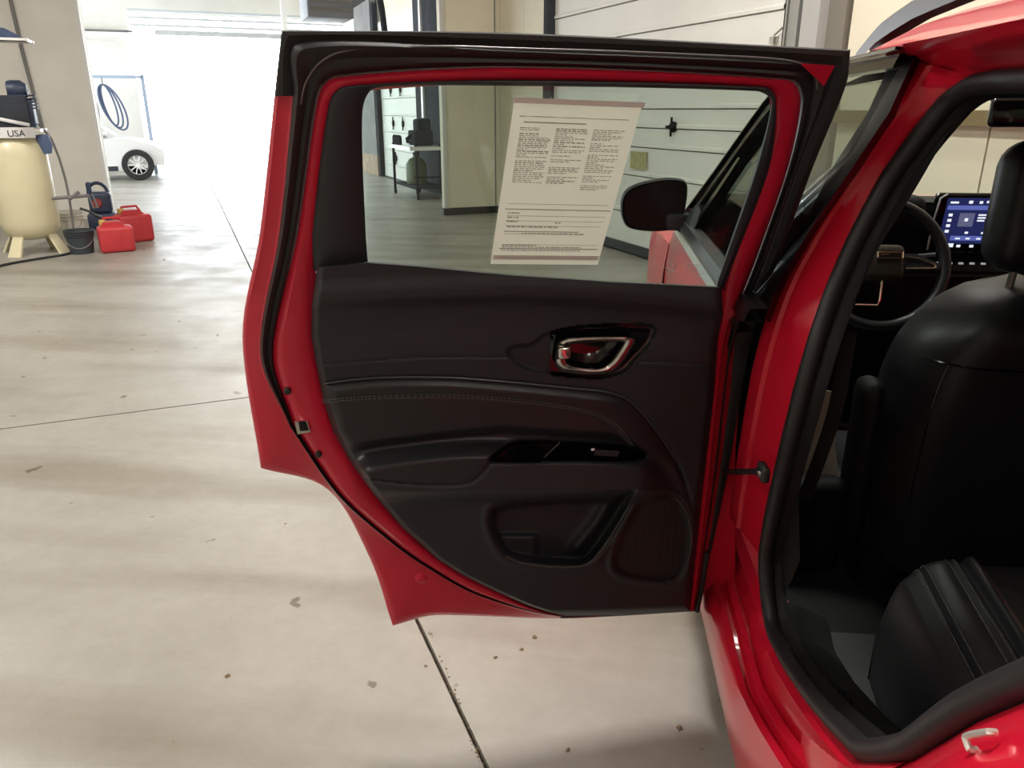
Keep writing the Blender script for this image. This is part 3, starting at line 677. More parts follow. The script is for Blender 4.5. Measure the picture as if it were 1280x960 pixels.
pts = np.array([(3.0+.375*cos(t), .34+.375*sin(t)) for t in np.linspace(-.05, pi+.05, 24)])
MB().grid([[np.array([float(side(z))-.028, y, z]) for y, z in pts], [np.array([float(side(z))-.03, 3+(y-3)*1.09, .34+(z-.34)*1.09]) for y, z in pts], [np.array([float(side(z))+.02, 3+(y-3)*1.10, .34+(z-.34)*1.10]) for y, z in pts]]).build('arch_moulding', BLKP, CAR, CAR)
TYRE = mat('tyre_rubber', (.02, .02, .02), .8); RIMM = mat('alloy_rim', (.45, .46, .47), .3, .9)
def wheel(cx, cy, out):
    t = MB().lathe((cx, cy, .34), [(.22, -.1), (.31, -.105), (.335, -.08), (.34, 0), (.335, .08), (.31, .105), (.22, .1)], axis=(1, 0, 0), n=32).build('wheel', TYRE, CAR, CAR)
    m = MB().lathe((cx, cy, .34), [(.22, out*.095), (.20, out*.06), (.05, out*.07), (.0, out*.075)], axis=(1, 0, 0), n=20)
    for k in range(5):
        t0 = 2*pi*k/5; d = np.array([0, cos(t0), sin(t0)]); e = np.array([0, -sin(t0), cos(t0)])
        m.rbox(np.array([cx+out*.085, cy, .34])+d*.125, d*.095, e*.022, np.array([.012, 0, 0]), .005, 1)
    m.build('rim', RIMM, t, CAR)
for cx, o in ((.42, -1), (2.04, 1)):
    for cy in (.36, 3.0): wheel(cx, cy, o)
# underside, far side, rear closing panels
MB().box((.40, -.7, .22), (1.66, 0, 0), (0, 4.3, 0), (0, 0, .05)).build('floor_pan', CABIN, CAR, CAR, smooth=0)
rows = [[np.array([2.46-float(side(z)), y, z]) for z in np.linspace(.25, 1.06, 10)] for y in (-.75, .5, 1.5, 2.66)]
MB().grid(rows).build('far_side_panel', RED, CAR, CAR)
MB().box((.34, -.78, .3), (1.78, 0, 0), (0, .05, 0), (0, 0, .8)).build('tailgate', RED, CAR, CAR, smooth=0)
PRIV = glassmat('privacy_glass', (.30, .32, .31))  # for unseen panes, tinted dark to hold daylight back from the cabin
rows = [[np.array([2.46-float(side(z))-.02, y, z]) for z in np.linspace(1.06, 1.50, 6)] for y in np.linspace(-.75, 2.2, 8)]
MB().grid(rows).build('far_side_glass', PRIV, CAR, CAR)
MB().grid([[np.array([x, -.76-.02*k, 1.08+.40*k/4]) for x in np.linspace(.45, 2.0, 6)] for k in range(5)]).build('rear_glass', PRIV, CAR, CAR)
MB().grid([[S(y, z, .015) for z in np.linspace(1.05, 1.5, 5)] for y in np.linspace(-.75, -.05, 5)]).build('quarter_glass', PRIV, CAR, CAR)
# ---------------- side mirror
MO = crv([(777,250),(784,238),(800,230),(828,224),(848,224),(858,228),(860,240),(857,262),(853,280),(845,287),(820,290),(795,288),(783,283),(777,270)], 4, closed=True)
def atY(uv, y): d = rays(uv); return CP+d*(y/d[:, 1])[:, None]
m0 = atY(MO, 2.50); mc = m0.mean(axis=0)
rowsm = []
for (s, dy) in ((.90, .008), (.96, 0), (1.0, .012), (1.0, .05), (.93, .09), (.75, .118), (.4, .132), (.02, .135)):
    rowsm.append([mc+(p-mc)*s*np.array([1, 0, 1])+np.array([0, dy, 0]) for p in np.vstack([m0, m0[:1]])])
mir = MB().grid(rowsm).build('side_mirror', mat('matt_black_cap', (.006, .006, .007), .5, spec=.3), CAR, CAR)
MB().poly([mc+(p-mc)*.91+np.array([0, .006, 0]) for p in m0]).build('mirror_face', mat('dark_mirror_face', (.006, .0065, .007), .5, spec=.3), mir, CAR)
bp_ = atY(np.array([(850,268)], float), 2.56)[0]
MB().rbox((bp_+S(2.5, 1.08, .01))/2, np.array([.055, 0, 0]), np.array([0, .035, 0]), np.array([0, 0, .028]), .015).build('mirror_foot', BLKP, mir, CAR)
MB().prism([S(2.60, 1.085, .0), S(2.38, 1.085, .0), S(2.44, 1.16, .0)], [S(2.60, 1.085, .03), S(2.38, 1.085, .03), S(2.44, 1.16, .03)]).build('mirror_sail', BLKP, mir, CAR)

# ---------------- cabin
MB().box((.44, -.4, .27), (1.56, 0, 0), (0, 3.2, 0), (0, 0, .03)).build('cabin_carpet', CARPET, CAR, CAR, smooth=0)
MB().grid([[roofp(y, s)+np.array([0, 0, -.045]) for s in np.linspace(.06, .94, 12)] for y in np.linspace(-.8, 2.12, 10)]).build('headliner', mat('dark_headliner', (.03, .03, .032), .95), CAR, CAR)
# inner pillar trim (thick, dark) behind the seal
pin = arcres(Sp(np.array([(1213,118),(1145,235),(1086,330),(1054,410),(1022,490),(1008,560),(998,612),(1000,700)], float), .135), 30)
pse = arcres(sl[38:118]+np.array([.03, 0, 0]), 30)
j2 = arcres(crv3(J1[5:18], 5), 30)+np.array([.04, 0, 0])
MB().grid([list(j2), list(j2*.5+pin*.5+np.array([.0, -.012, 0])), list(pin), list(pin+np.array([.0, .10, 0])), list(j2+np.array([0, .14, 0]))]).build('pillar_trim', CABIN, CAR, CAR)
# front door card seen past the pillar
MB().grid([[np.array([.36, y, z]) for z in (.32, .6, .98, 1.06)] for y in (1.62, 2.0, 2.6)]).build('front_door_card', CABIN, fd, CAR)
# scuff plate
rows = []
for y in np.linspace(1.42, .80, 24):
    e = j1at(y); rows.append([e+np.array([.03, 0, .006]), e+np.array([.06, 0, .004]), e+np.array([.075, 0, -.002]), np.array([.53, y, e[2]-.03]), np.array([.56, y, .30])])
sp_ = MB().grid(rows).build('scuff_plate', CABIN, CAR, CAR)
for k in range(3):
    MB().rbox(j1at(1.10)+np.array([.052+k*.016, .0, .004-k*.004]), np.array([.003, 0, 0]), np.array([.006, .045, -.012]), np.array([0, 0, .003]), .002, 1).build('scuff_rib', GLOSSB, sp_, CAR)
MB().box((.56, .9, .301), (.5, 0, 0), (0, .62, 0), (0, 0, .012)).build('foot_mat', mat('grey_floor_mat', (.05, .05, .05), .95, bump=(400, .8, .003)), CAR, CAR, smooth=0)
# rear seat: cushion with bolster and seams
seat = bpy.data.objects.new('rear_seat', None); COL.objects.link(seat); seat.parent = CAR
rows = []
DD = np.r_[np.linspace(0, .20, 70), np.linspace(.22, 1.3, 16)]
TT = np.r_[np.linspace(0, .12, 12), np.linspace(.15, 1, 24)]
def seat_z(d):
    z = .562+.052*sm(np.array([d]), -.02, .09)[0]+.010*math.exp(-((d-.145)/.012)**2)-.010*sm(np.array([d]), .15, .165)[0]
    return z-.006*math.exp(-((d-.052)/.004)**2)-.006*math.exp(-((d-.105)/.004)**2)-.008*math.exp(-((d-.128)/.006)**2)
for t in TT:
    r = []
    for d in DD:
        cut = .05*math.exp(-d/.05)
        y = 1.42-cut-(.86-cut)*t
        x = .56+max(0.0, y-.93)*.12+d
        fr = min(1.0, t/.08); z = .42+(seat_z(d)+.015*t-.42)*sqrt(1-(1-fr)**2)
        ed = min(1.0, d/.022); z = .42+(z-.42)*sqrt(1-(1-ed)**2)*1.0 if d < .022 else z
        r.append(np.array([x, y, z]))
    rows.append([np.array([r[0][0]+.004, r[0][1], .24])]+r)
rows = [[np.array([p[0], p[1], .24]) for p in rows[0]]]+rows
MB().grid(rows).build('seat_cushion', LEATH, seat, CAR, smooth=60)
for dx in (.045, .058, .10, .112):
    k = int(np.argmin(abs(DD-dx)))+1
    Q = arcres([r[k]+np.array([0, 0, .002]) for r in rows[5:]], 150); mb = MB()
    for i in range(0, 148): mb.tube([Q[i], Q[i]+(Q[i+1]-Q[i])*.6], .0012, 4)
    mb.build('seam_stitching', mat('seat_thread', (.10, .10, .105), .6), seat, CAR, kind='stuff')
# driver seat
ds = bpy.data.objects.new('driver_seat', None); COL.objects.link(ds); ds.parent = CAR
rows = []
SXC = .975
for t in np.linspace(0, .999, 30):
    z = .38+.71*t; yb = 1.70-.06*t
    hw = .262+.012*sin(pi*t) if t < .5 else .274*sqrt(1-((t-.5)/.5)**3)
    r = []
    for k in range(26):
        sN = k/25*2-1; w = hw*sN
        r.append(np.array([SXC+w, yb-.045*(1-abs(sN)**3)+.10*abs(sN)**6+(.07*((t-.82)/.18)**2 if t > .82 else 0), z]))
    rows.append(r+[np.array([p[0], 1.83-.03*t, p[2]]) for p in r[::-1]])
MB().grid(rows, closed=True).build('seat_back', LEATH, ds, CAR, smooth=70)
MB().tube([rows[22][k]+np.array([0, -.002, 0]) for k in range(1, 25)], .0022, 6).build('back_seam', GLOSSB, ds, CAR)
for sg in (3, 22): MB().tube([rows[i][sg]+np.array([0, -.001, 0]) for i in range(4, 23)], .0018, 6).build('side_seam', GLOSSB, ds, CAR)
MB().rbox((.93, 2.0, .46), (.24, 0, 0), (0, .24, 0), (0, 0, .07), .05).build('seat_cushion', LEATH, ds, CAR)
MB().rbox((.965, 1.68, 1.245), (.145, 0, 0), (0, .06, 0), (0, 0, .132), .055, 4).build('head_restraint', LEATH, ds, CAR)
for dx in (-.06, .06): MB().tube([(.965+dx, 1.72, 1.05), (.965+dx, 1.70, 1.2)], .008, 8).build('restraint_post', STEEL, ds, CAR)
MB().box((.70, 1.72, .30), (.46, 0, 0), (0, .3, 0), (0, 0, .10)).build('seat_base', CABIN, ds, CAR, smooth=0)
MB().rbox((.688, 1.80, .62), (.030, 0, 0), (0, .05, 0), (0, 0, .21), .03).build('backrest_side_shield', CABIN, ds, CAR)
# made-up sheet standing in for an unidentified pale patch beside the driver seat
def atYs(uv, y): d = rays(uv); return CP+d*(y/d[:, 1])[:, None]
sp1 = atYs(np.array([(1008,484),(1042,490),(1044,536),(1044,556),(1000,546)], float), 1.90)
fsh = thing('pale_patch_sheet', (float(sp1[4][0]), 1.90, .31), 'unidentified pale patch beside the driver seat, built as a creased sheet', 'sheet')
MB().rbox((.58, 1.80, .435), (.09, 0, 0), (0, .04, 0), (0, 0, .13), .03).build('seat_side_shield', CABIN, ds, CAR)
SHEET = mat('pale_sheet', (.80, .76, .66), .5)
MB().prism(list(sp1), list(sp1+np.array([0, .004, 0]))).build('upper_fold', SHEET, fsh, fsh, smooth=0)
sp2 = np.vstack([atYs(np.array([(1000,546)], float), 1.90), atYs(np.array([(1044,556)], float), 1.90), atYs(np.array([(1050,604),(985,618)], float), 1.88)])
MB().prism(list(sp2), list(sp2+np.array([0, .004, 0]))).build('lower_fold', SHEET, fsh, fsh, smooth=0)
sp3 = np.vstack([sp2[3], sp2[2], sp2[2]*np.array([1, 0, 0])+np.array([0, 1.885, .305]), sp2[3]*np.array([1, 0, 0])+np.array([0, 1.885, .305])])
MB().prism(list(sp3), list(sp3+np.array([0, .004, 0]))).build('base_fold', SHEET, fsh, fsh, smooth=0)
# seat belt strap crossing the gap
q = [Sp(np.array([(1062,415)], float), .19)[0], Sp(np.array([(1042,520)], float), .20)[0], Sp(np.array([(1005,625)], float), .18)[0]]
q = crv3(np.array(q), 6)
MB().grid([list(q+np.array([-.014, .0, 0])), list(q+np.array([.014, 0, 0]))]).build('seat_belt', mat('belt_webbing', (.01, .01, .01), .8, bump=(800, .3)), CAR, CAR)
# dashboard, screen, steering wheel
dsh = MB()
prof = [(3.02, 1.08), (2.80, 1.15), (2.70, 1.165), (2.655, 1.15), (2.65, 1.08), (2.66, .99), (2.67, .98), (2.64, .93), (2.66, .84), (2.70, .70), (2.78, .45), (2.85, .3)]
dsh.grid([[np.array([x, y+.02*((x-1.23)/.7)**2, z]) for y, z in prof] for x in np.linspace(.38, 2.08, 18)])
dash = dsh.build('dashboard', CABIN, CAR, CAR, smooth=30)
MB().tube([(.45, 2.645, .915), (2.0, 2.645, .915)], .006, 8).build('dash_trim', MATS['grey_edge_plastic'], dash, CAR)
for k in range(9): MB().rbox((1.16+k*.035, 2.648, .955), (.007, 0, 0), (0, .004, 0), (0, 0, .003), .001, 1).build('dash_button', mat('white_icon_lit', (.5, .5, .5), .5, emit=((1, 1, 1), .25)), dash, CAR)
scr = MB().rbox((1.29, 2.62, 1.09), (.195, 0, 0), (0, .012, .003), (0, -.012, .095), .012).build('infotainment_screen', GLOSSB, dash, CAR)
def scrq(x0, x1, z0, z1, m, nm, dy=0):
    f = lambda x, z: np.array([x-.035, 2.6075-dy-(z-1.085)*.126, z+.005])
    o = MB().add([f(x0, z0), f(x1, z0), f(x1, z1), f(x0, z1)], [(0, 1, 2, 3)]).build(nm, m, scr, CAR, smooth=0)
BLUE = mat('screen_dark_blue', (.01, .012, .04), .3, emit=((.015, .02, .09), 1.0))
BAR = mat('screen_blue_bar', (.05, .06, .2), .3, emit=((.10, .13, .42), 1.0))
ICO = mat('screen_white_icon', (.5, .5, .5), .3, emit=((.85, .9, 1.0), 1.0))
TILE = mat('screen_tile', (.1, .1, .15), .3, emit=((.10, .11, .20), 1.0))
scrq(1.165, 1.50, 1.02, 1.165, BLUE, 'screen_display')
scrq(1.17, 1.50, 1.128, 1.142, BAR, 'screen_bar', .001); scrq(1.20, 1.50, 1.030, 1.045, BAR, 'screen_bar', .001)
scrq(1.212, 1.258, 1.075, 1.118, TILE, 'screen_tile', .001)
for (x0, x1, z0, z1) in [(1.178,1.19,1.107,1.116),(1.178,1.19,1.090,1.099),(1.178,1.19,1.073,1.082),(1.178,1.19,1.055,1.064),(1.230,1.240,1.092,1.102),(1.268,1.292,1.110,1.115),(1.268,1.292,1.101,1.106),(1.268,1.290,1.092,1.097),(1.24,1.25,1.052,1.059),(1.29,1.308,1.052,1.058),(1.345,1.355,1.052,1.058),(1.175,1.20,1.148,1.154),(1.23,1.242,1.148,1.157),(1.262,1.272,1.148,1.156),(1.283,1.298,1.150,1.157),
        (1.19,1.215,1.008,1.02),(1.225,1.237,1.008,1.016),(1.265,1.277,1.008,1.016),(1.305,1.313,1.008,1.018),(1.345,1.36,1.008,1.016),(1.39,1.40,1.008,1.018),
        (1.215,1.23,1.034,1.039),(1.247,1.26,1.034,1.039),(1.28,1.293,1.034,1.039),(1.312,1.325,1.034,1.039),(1.35,1.365,1.034,1.039)]:
    scrq(x0, x1, z0, z1, ICO, 'screen_icon', .002)
mbx = MB().tube([(1.098, 2.605, 1.005), (1.098, 2.595, 1.105), (1.104, 2.588, 1.17), (1.122, 2.585, 1.183)],   .003, 6).build('screen_edge', mat('silver_plastic', (.55, .55, .56), .4), scr, CAR)
SWC = np.array([.868, 2.36, 1.0]); SN = np.array([0, -.93, .37]); SX_ = np.array([1.0, 0, 0]); SY_ = np.cross(SN, SX_); SY_ = SY_ if SY_[2] > 0 else -SY_
sw_ = bpy.data.objects.new('steering_wheel', None); COL.objects.link(sw_); sw_.parent = CAR
MB().tube([SWC+.185*(cos(t)*SX_+sin(t)*SY_) for t in np.linspace(0, 2*pi, 48)[:-1]], .017, 10, closed=True).build('rim', LEATH, sw_, CAR)
MB().rbox(SWC+SN*.01, SX_*.062, SY_*.055, SN*.025, .02).build('hub', mat('brownish_black_hub', (.035, .026, .018), .4), sw_, CAR)
bq = lambda x, y, d=.037: SWC+SX_*x+SY_*y+SN*d
bdg = MB()
for (p, q2) in (((-.02, .03), (.05, .03)), ((.05, .03), (.05, .012)), ((.05, .012), (-.02, .012)), ((-.02, .012), (-.02, .03))): bdg.tube([bq(*p), bq(*q2)], .0028, 6)
bdg.tube([bq(-.012, .022), bq(.012, .024)], .0025, 6)
bdg.build('badge', mat('warm_chrome', (.9, .72, .6), .2, 1.0), sw_, CAR)
for s in (-1, 1):
    MB().prism([bq(s*x, y, .018) for x, y in ((.055, .03), (.10, .028), (.165, .0), (.155, -.02), (.055, -.025))], [bq(s*x, y, -.005) for x, y in ((.055, .03), (.10, .028), (.165, .0), (.155, -.02), (.055, -.025))]).build('spoke', BLKP, sw_, CAR)
    q = [bq(s*x, y, .021) for x, y in ((.066, .020), (.10, .018), (.145, -.002), (.150, -.010), (.143, -.014), (.066, -.016))]
    MB().tube(q, .0026, 6, closed=True).build('spoke_trim', MATS['warm_chrome'], sw_, CAR)
MB().tube([bq(.0, -.05, .02), bq(-.005, -.11, .018), bq(-.012, -.125, .018), bq(-.075, -.125, .018)], .0035, 6).build('lower_trim', MATS['warm_chrome'], sw_, CAR)
MB().tube([SWC-SN*.02, SWC-SN*.30], .05, 12).build('column', BLKP, sw_, CAR)
MB().tube([SWC-SN*.08+SX_*.05+SY_*.03, SWC-SN*.08+SX_*.19+SY_*.045], .010, 8).build('stalk', BLKP, sw_, CAR)
MB().rbox((.88, 2.62, 1.13), (.17, 0, 0), (0, .09, 0), (0, 0, .05), .03).build('instrument_hood', CABIN, dash, CAR)
# interior mirror
im = MB().rbox((1.17, 2.28, 1.425), (.115, 0, 0), (0, .014, 0), (0, 0, .038), .025, 4).build('interior_mirror', GLOSSB, CAR, CAR)
MB().rbox((1.14, 2.33, 1.485), (.09, 0, 0), (0, .05, 0), (0, 0, .03), .02).build('mirror_mount', BLKP, im, CAR)

# ================================================================== paper notice on the window
pq = np.array([(643,124),(803,130.5),(747,331),(613,330)], float)
nu, nv = 8, 10
def pquad(s, t): 
    a = pq[0]*(1-s)+pq[1]*s; b = pq[3]*(1-s)+pq[2]*s; return a*(1-t)+b*t
pc0 = Dp([pquad(.5, 1)], .0)[0]
pap = thing('paper_notice', pc0, 'white printed paper notice taped to the open car door window', 'paper')
rows = []
for j in range(nv+1):
    t = j/nv; pts = np.array([pquad(i/nu, t) for i in range(nu+1)])
    off = [.003+.010*max(0, .12-t)/.12*(abs(sin(i*1.7))*.8) for i in range(nu+1)]
    rows.append(list(Dp(pts, np.array(off))))
pg = MB().grid(rows)
pg.build('sheet', PAPER, pap, pap, smooth=60)
txt = MB(); rnd = random.Random(3)
def tline(s0, s1, t, w=.0011, dt=.0):
    p = Dp(np.array([pquad(s0, t), pquad(s1, t+dt)]), .0042); d = (p[1]-p[0]); h = np.cross(d, DN); h = h/np.linalg.norm(h)*w/2
    txt.add([p[0]-h, p[1]-h, p[1]+h, p[0]+h], [(0, 1, 2, 3)])
tline(.06, .93, .100, .0012)
tline(.10, .60, .135, .0018)
def words(s0, s1, t, w):
    s = s0
    while s < s1:
        l = rnd.uniform(.012, .045); tline(s, min(s1, s+l), t, w); s += l+rnd.uniform(.006, .012)
for ci, (c0, c1, n) in enumerate(((.08, .34, 29), (.37, .63, 29), (.67, .92, 32))):
    for k in range(n):
        if rnd.random() < .10: continue
        words(c0, c0+(c1-c0)*rnd.choice((1, 1, .95, .9, .6, .35)), .17+k*.0118, .0012 if rnd.random() > .12 else .0018)
for t, w, s1 in ((.632, .0007, .95), (.665, .0015, .98), (.705, .0007, .95), (.735, .0007, .95), (.765, .0007, .93), (.80, .0014, .75), (.815, .0007, .8), (.88, .0007, .95), (.905, .0016, .96)): tline(.08 if w < .0015 else .06, s1, t, w)
for t in (.688, .715, .74): words(.09, .19, t, .0022)
words(.52, .57, .745, .0022); words(.10, .55, .772, .002); words(.24, .80, .812, .002)
for t in (.885, .895, .905, .915): words(.08, .80 if t != .885 else .4, t, .0016)
txt.build('printed_text', PRINT, pap, pap, smooth=0, kind='stuff')
def pstrip(t0, t1, s0, s1, m, nm, off=.006):
    p = Dp(np.array([pquad(s0, t0), pquad(s1, t0), pquad(s1, t1), pquad(s0, t1)]), off); MB().add(list(p), [(0, 1, 2, 3)]).build(nm, m, pap, pap, smooth=0)
pstrip(-.012, .022, .0, 1.02, TAPE, 'tape_strip', .012); pstrip(.945, .972, .02, .99, TAPE, 'tape_strip', .0045)

# ================================================================== things along the left wall
OLD = mat('old_cream_enamel', (.74, .68, .46), .35, coat=.3, var=(3, .06)); NAVY = mat('dark_blue_iron', (.03, .045, .09), .45, var=(12, .3))
ca, cb = 9.55, -1.57; c0 = W(ca, cb)
cmp_ = thing('air_compressor', c0, 'cream upright air compressor with dark blue pump against the left wall', 'air compressor')
tank = MB().lathe(c0, [(0, .14), (.10, .145), (.20, .17), (.26, .23), (.28, .32), (.28, 1.02), (.265, 1.10), (.21, 1.17), (.12, 1.20), (0, 1.21)], n=36).build('tank', OLD, cmp_, cmp_)
for k in range(4):
    t = 2*pi*k/4+.5; d = AX*cos(t)+BX*sin(t); e = np.cross(ZX, d)
    mb = MB(); mb.prism([c0+d*.20+e*.05+ZX*.24, c0+d*.20-e*.05+ZX*.24, c0+d*.34-e*.07, c0+d*.34+e*.07], [c0+d*.18+e*.05+ZX*.24, c0+d*.18-e*.05+ZX*.24, c0+d*.31-e*.07, c0+d*.31+e*.07])
    mb.build('foot', OLD, cmp_, cmp_, smooth=0)
pl_ = MB().rbox(W(ca, cb-.05, 1.235), AX*.24, BX*.34, ZX*.02, .008).build('platform', WHITE, cmp_, cmp_)
MB().box(W(ca-.27, cb-.38, 1.17), AX*.012, BX*.62, ZX*.10).build('label_band', WHITE, cmp_, cmp_, smooth=0)
mb = MB().lathe(W(ca-.05, cb-.12, 1.40), [(0, -.16), (.12, -.16), (.13, -.12), (.13, .12), (.12, .16), (0, .16)], axis=BX, n=20); mb.build('motor', NAVY, cmp_, cmp_)
mb = MB().rbox(W(ca, cb+.15, 1.40), AX*.11, BX*.09, ZX*.14, .03)
mb.lathe(W(ca, cb+.13, 1.62), [(0, -.09), (.085, -.09), (.095, -.05), (.095, .03), (.06, .08), (0, .09)], axis=BX, n=16)
for k in range(5): mb.lathe(W(ca, cb+.15, 1.45+k*.03), [(.10, -.006), (.13, -.006), (.13, .006), (.10, .006)], n=14)
mb.build('pump', NAVY, cmp_, cmp_)
MB().rbox(W(ca-.16, cb-.03, 1.42), AX*.02, BX*.24, ZX*.15, .06).build('belt_guard', DKSTEEL, cmp_, cmp_)
MB().tube([W(ca-.2, cb-.36, 1.42), W(ca-.2, cb+.20, 1.29)], .018, 8).build('brace_bar', WHITE, cmp_, cmp_)
MB().lathe(W(ca-.05, cb+.27, 1.10), [(0, -.1), (.06, -.09), (.08, 0), (.06, .09), (0, .1)], n=14).build('filter_bowl', mat('blue_plastic', (.12, .18, .35), .4), cmp_, cmp_)
hose = crv3(np.array([W(ca, cb+.25, 1.3), W(ca, cb+.34, 1.15), W(ca, cb+.38, .95), W(ca+.0, cb+.40, .7), W(ca+.02, cb+.39, .3), W(ca, cb+.36, .04)]), 6)
MB().tube(list(hose), .012, 8).build('air_hose', GREYW, cmp_, cmp_)
MB().tube([W(ca-.1, cb+.25, .56), W(ca-.15, cb+.60, .58)], .018, 8).tube([W(ca-.15, cb+.60, .60), W(ca-.15, cb+.63, .45), W(ca-.15, cb+.67, .45), W(ca-.15, cb+.64, .60)], .010, 6).tube([W(ca-.13, cb+.42, .55), W(ca-.13, cb+.52, .62)], .02, 6).build('valve_pipe', GREYW, cmp_, cmp_)
tx = bpy.data.curves.new('tank_lettering', 'FONT'); tx.body = 'USA'; tx.size = .085; tx.extrude = .001; tx.align_x = 'CENTER'
to = bpy.data.objects.new('lettering', tx); COL.objects.link(to)
bpy.context.view_layer.update()
dg = bpy.context.evaluated_depsgraph_get(); me = bpy.data.meshes.new_from_object(to.evaluated_get(dg)); bpy.data.objects.remove(to)
lo = bpy.data.objects.new('lettering', me); COL.objects.link(lo); me.materials.append(DKSTEEL); lo.parent = cmp_
lo.matrix_basis = Matrix.Translation(Vector(list(W(ca-.275, cb+.08, 1.185)-c0))) @ Matrix(((BX[0], 0, -AX[0], 0), (BX[1], 0, -AX[1], 0), (0, 1, 0, 0), (0, 0, 0, 1)))
# buckets
def bucket(name, c, r0, r1, h, m, label, group):
    t = thing(name, c, label, 'bucket', group)
    MB().lathe(c, [(0, .004), (r0, 0), (r0, .01), (r1, h), (r1-.006, h), (r0-.006, .02), (0, .02)], n=24).build('pail', m, t, t)
    mb = MB()
    for z in (.80, .90, .99): mb.lathe(c, [(r0+(r1-r0)*z+.001, h*z-.008), (r0+(r1-r0)*z+.01, h*z-.006), (r0+(r1-r0)*z+.01, h*z+.004), (r0+(r1-r0)*z+.001, h*z+.006)], n=24)
    mb.build('rim_rings', m, t, t)
    MB().tube([c+BX*r1*cos(a)-AX*(r1*sin(a)*.9)+ZX*(h*.85-.14*sin(a)) for a in np.linspace(0, pi, 12)], .004, 6).build('bail_handle', STEEL, t, t)
    return t
bucket('bucket', W(10.0, -1.27), .13, .15, .36, mat('dirty_white_plastic', (.70, .68, .62), .5, var=(6, .12)), 'tall dirty white plastic bucket beside the air compressor', 'buckets')
bucket('bucket', W(9.3, -1.11), .115, .14, .24, mat('dark_grey_plastic', (.04, .05, .06), .5), 'short dark grey bucket beside the red fuel cans', 'buckets')
# fuel cans
FR = mat('red_fuel_can_plastic', (.55, .04, .05), .4)
def can(c, rz, label, w=.17, d=.12, h=.27):
    t = thing('fuel_can', c, label, 'fuel can', 'fuel cans')
    ex = BX*cos(rz)+AX*sin(rz); ey = AX*cos(rz)-BX*sin(rz)
    MB().rbox(c+ZX*h/2, ex*w, ey*d, ZX*h/2, .035, 3).build('body', FR, t, t)
    MB().prism([c+ex*x+ey*(d*.6)+ZX*z for x, z in ((-w*.85, h-.01), (w*.7, h-.01), (w*.3, h+.05), (-w*.6, h+.05))], [c+ex*x-ey*(d*.6)+ZX*z for x, z in ((-w*.85, h-.01), (w*.7, h-.01), (w*.3, h+.05), (-w*.6, h+.05))]).build('shoulder', FR, t, t, smooth=0)
    MB().tube([c-ex*w*.7+ZX*(h+.02), c-ex*w*.55+ZX*(h+.085), c+ex*w*.35+ZX*(h+.085), c+ex*w*.55+ZX*(h+.02)], .014, 8).build('grip', FR, t, t)
    MB().lathe(c-ex*w*.62+ZX*(h+.01), [(0, 0), (.035, 0), (.035, .05), (.03, .06), (0, .06)], n=14).build('cap', mat('yellow_cap', (.55, .36, .10), .5), t, t)
    MB().box(c+ex*w*.25-ey*(d+.003)+ZX*.04, ex*.008, ey*.006, ZX*(h-.09)).build('seam_rib', FR, t, t, smooth=0)
    return c, ex
c_, ex_ = can(W(9.28, -.765), .15, 'nearer red plastic fuel can beside the dark bucket')
can(W(9.95, -.62), .4, 'red plastic fuel can standing behind the nearer one', .18, .13, .31)
t = thing('pour_spout', c_+ZX*.28, 'black bent pour spout sticking up from the nearer red fuel can', 'spout')
MB().tube(list(crv3(np.array([c_-ex_*.105+ZX*.362, c_-ex_*.15+ZX*.385, c_-ex_*.22+ZX*.44, c_-ex_*.29+ZX*.47]), 4)), [.018]*6+[.012]*7, 8).build('spout_tube', RUB, t, t)
# black tool case / pump against the wall
c = W(11.2, -1.03); t = thing('pump_unit', c, 'dark blue portable pump unit with carrying handle behind the fuel cans', 'pump')
MB().rbox(c+ZX*.10, BX*.17, AX*.12, ZX*.10, .03).build('base', NAVY, t, t)
MB().rbox(c+ZX*.33, BX*.13, AX*.10, ZX*.13, .04).build('body', NAVY, t, t)
MB().tube([c+BX*(.11*cos(a)-.01)+ZX*(.44+.13*sin(a)) for a in np.linspace(0, pi, 10)], .022, 8).build('carry_handle', NAVY, t, t)
MB().rbox(c-BX*.10+ZX*.46, BX*.03, AX*.07, ZX*.12, .015).build('column', NAVY, t, t)
MB().lathe(c-AX*.10-BX*.03+ZX*.33, [(0, 0), (.06, 0), (.05, .02), (0, .025)], axis=-AX, n=14).build('red_dial', mat('dull_red_plastic', (.3, .05, .04), .5), t, t)
# cable lying on the floor
q = crv3(np.array([W(8.3, -1.9, .012), W(8.75, -1.75, .012), W(9.0, -1.5, .012), W(9.2, -1.25, .012), W(9.55, -1.12, .012)]), 8)
t = MB().tube(list(q), .012, 8).build('floor_cable', RUB); t['label'] = 'black cable lying on the floor under the air compressor'; t['category'] = 'cable'
# conduit on the partition
t = MB().tube([W(12.27, -1.80, 5.0), W(12.27, -1.72, 2.2), W(12.27, -1.66, 1.2)], .022, 8).build('wall_conduit', GREYW); t['label'] = 'thin grey conduit running down the left partition wall'; t['category'] = 'pipe'
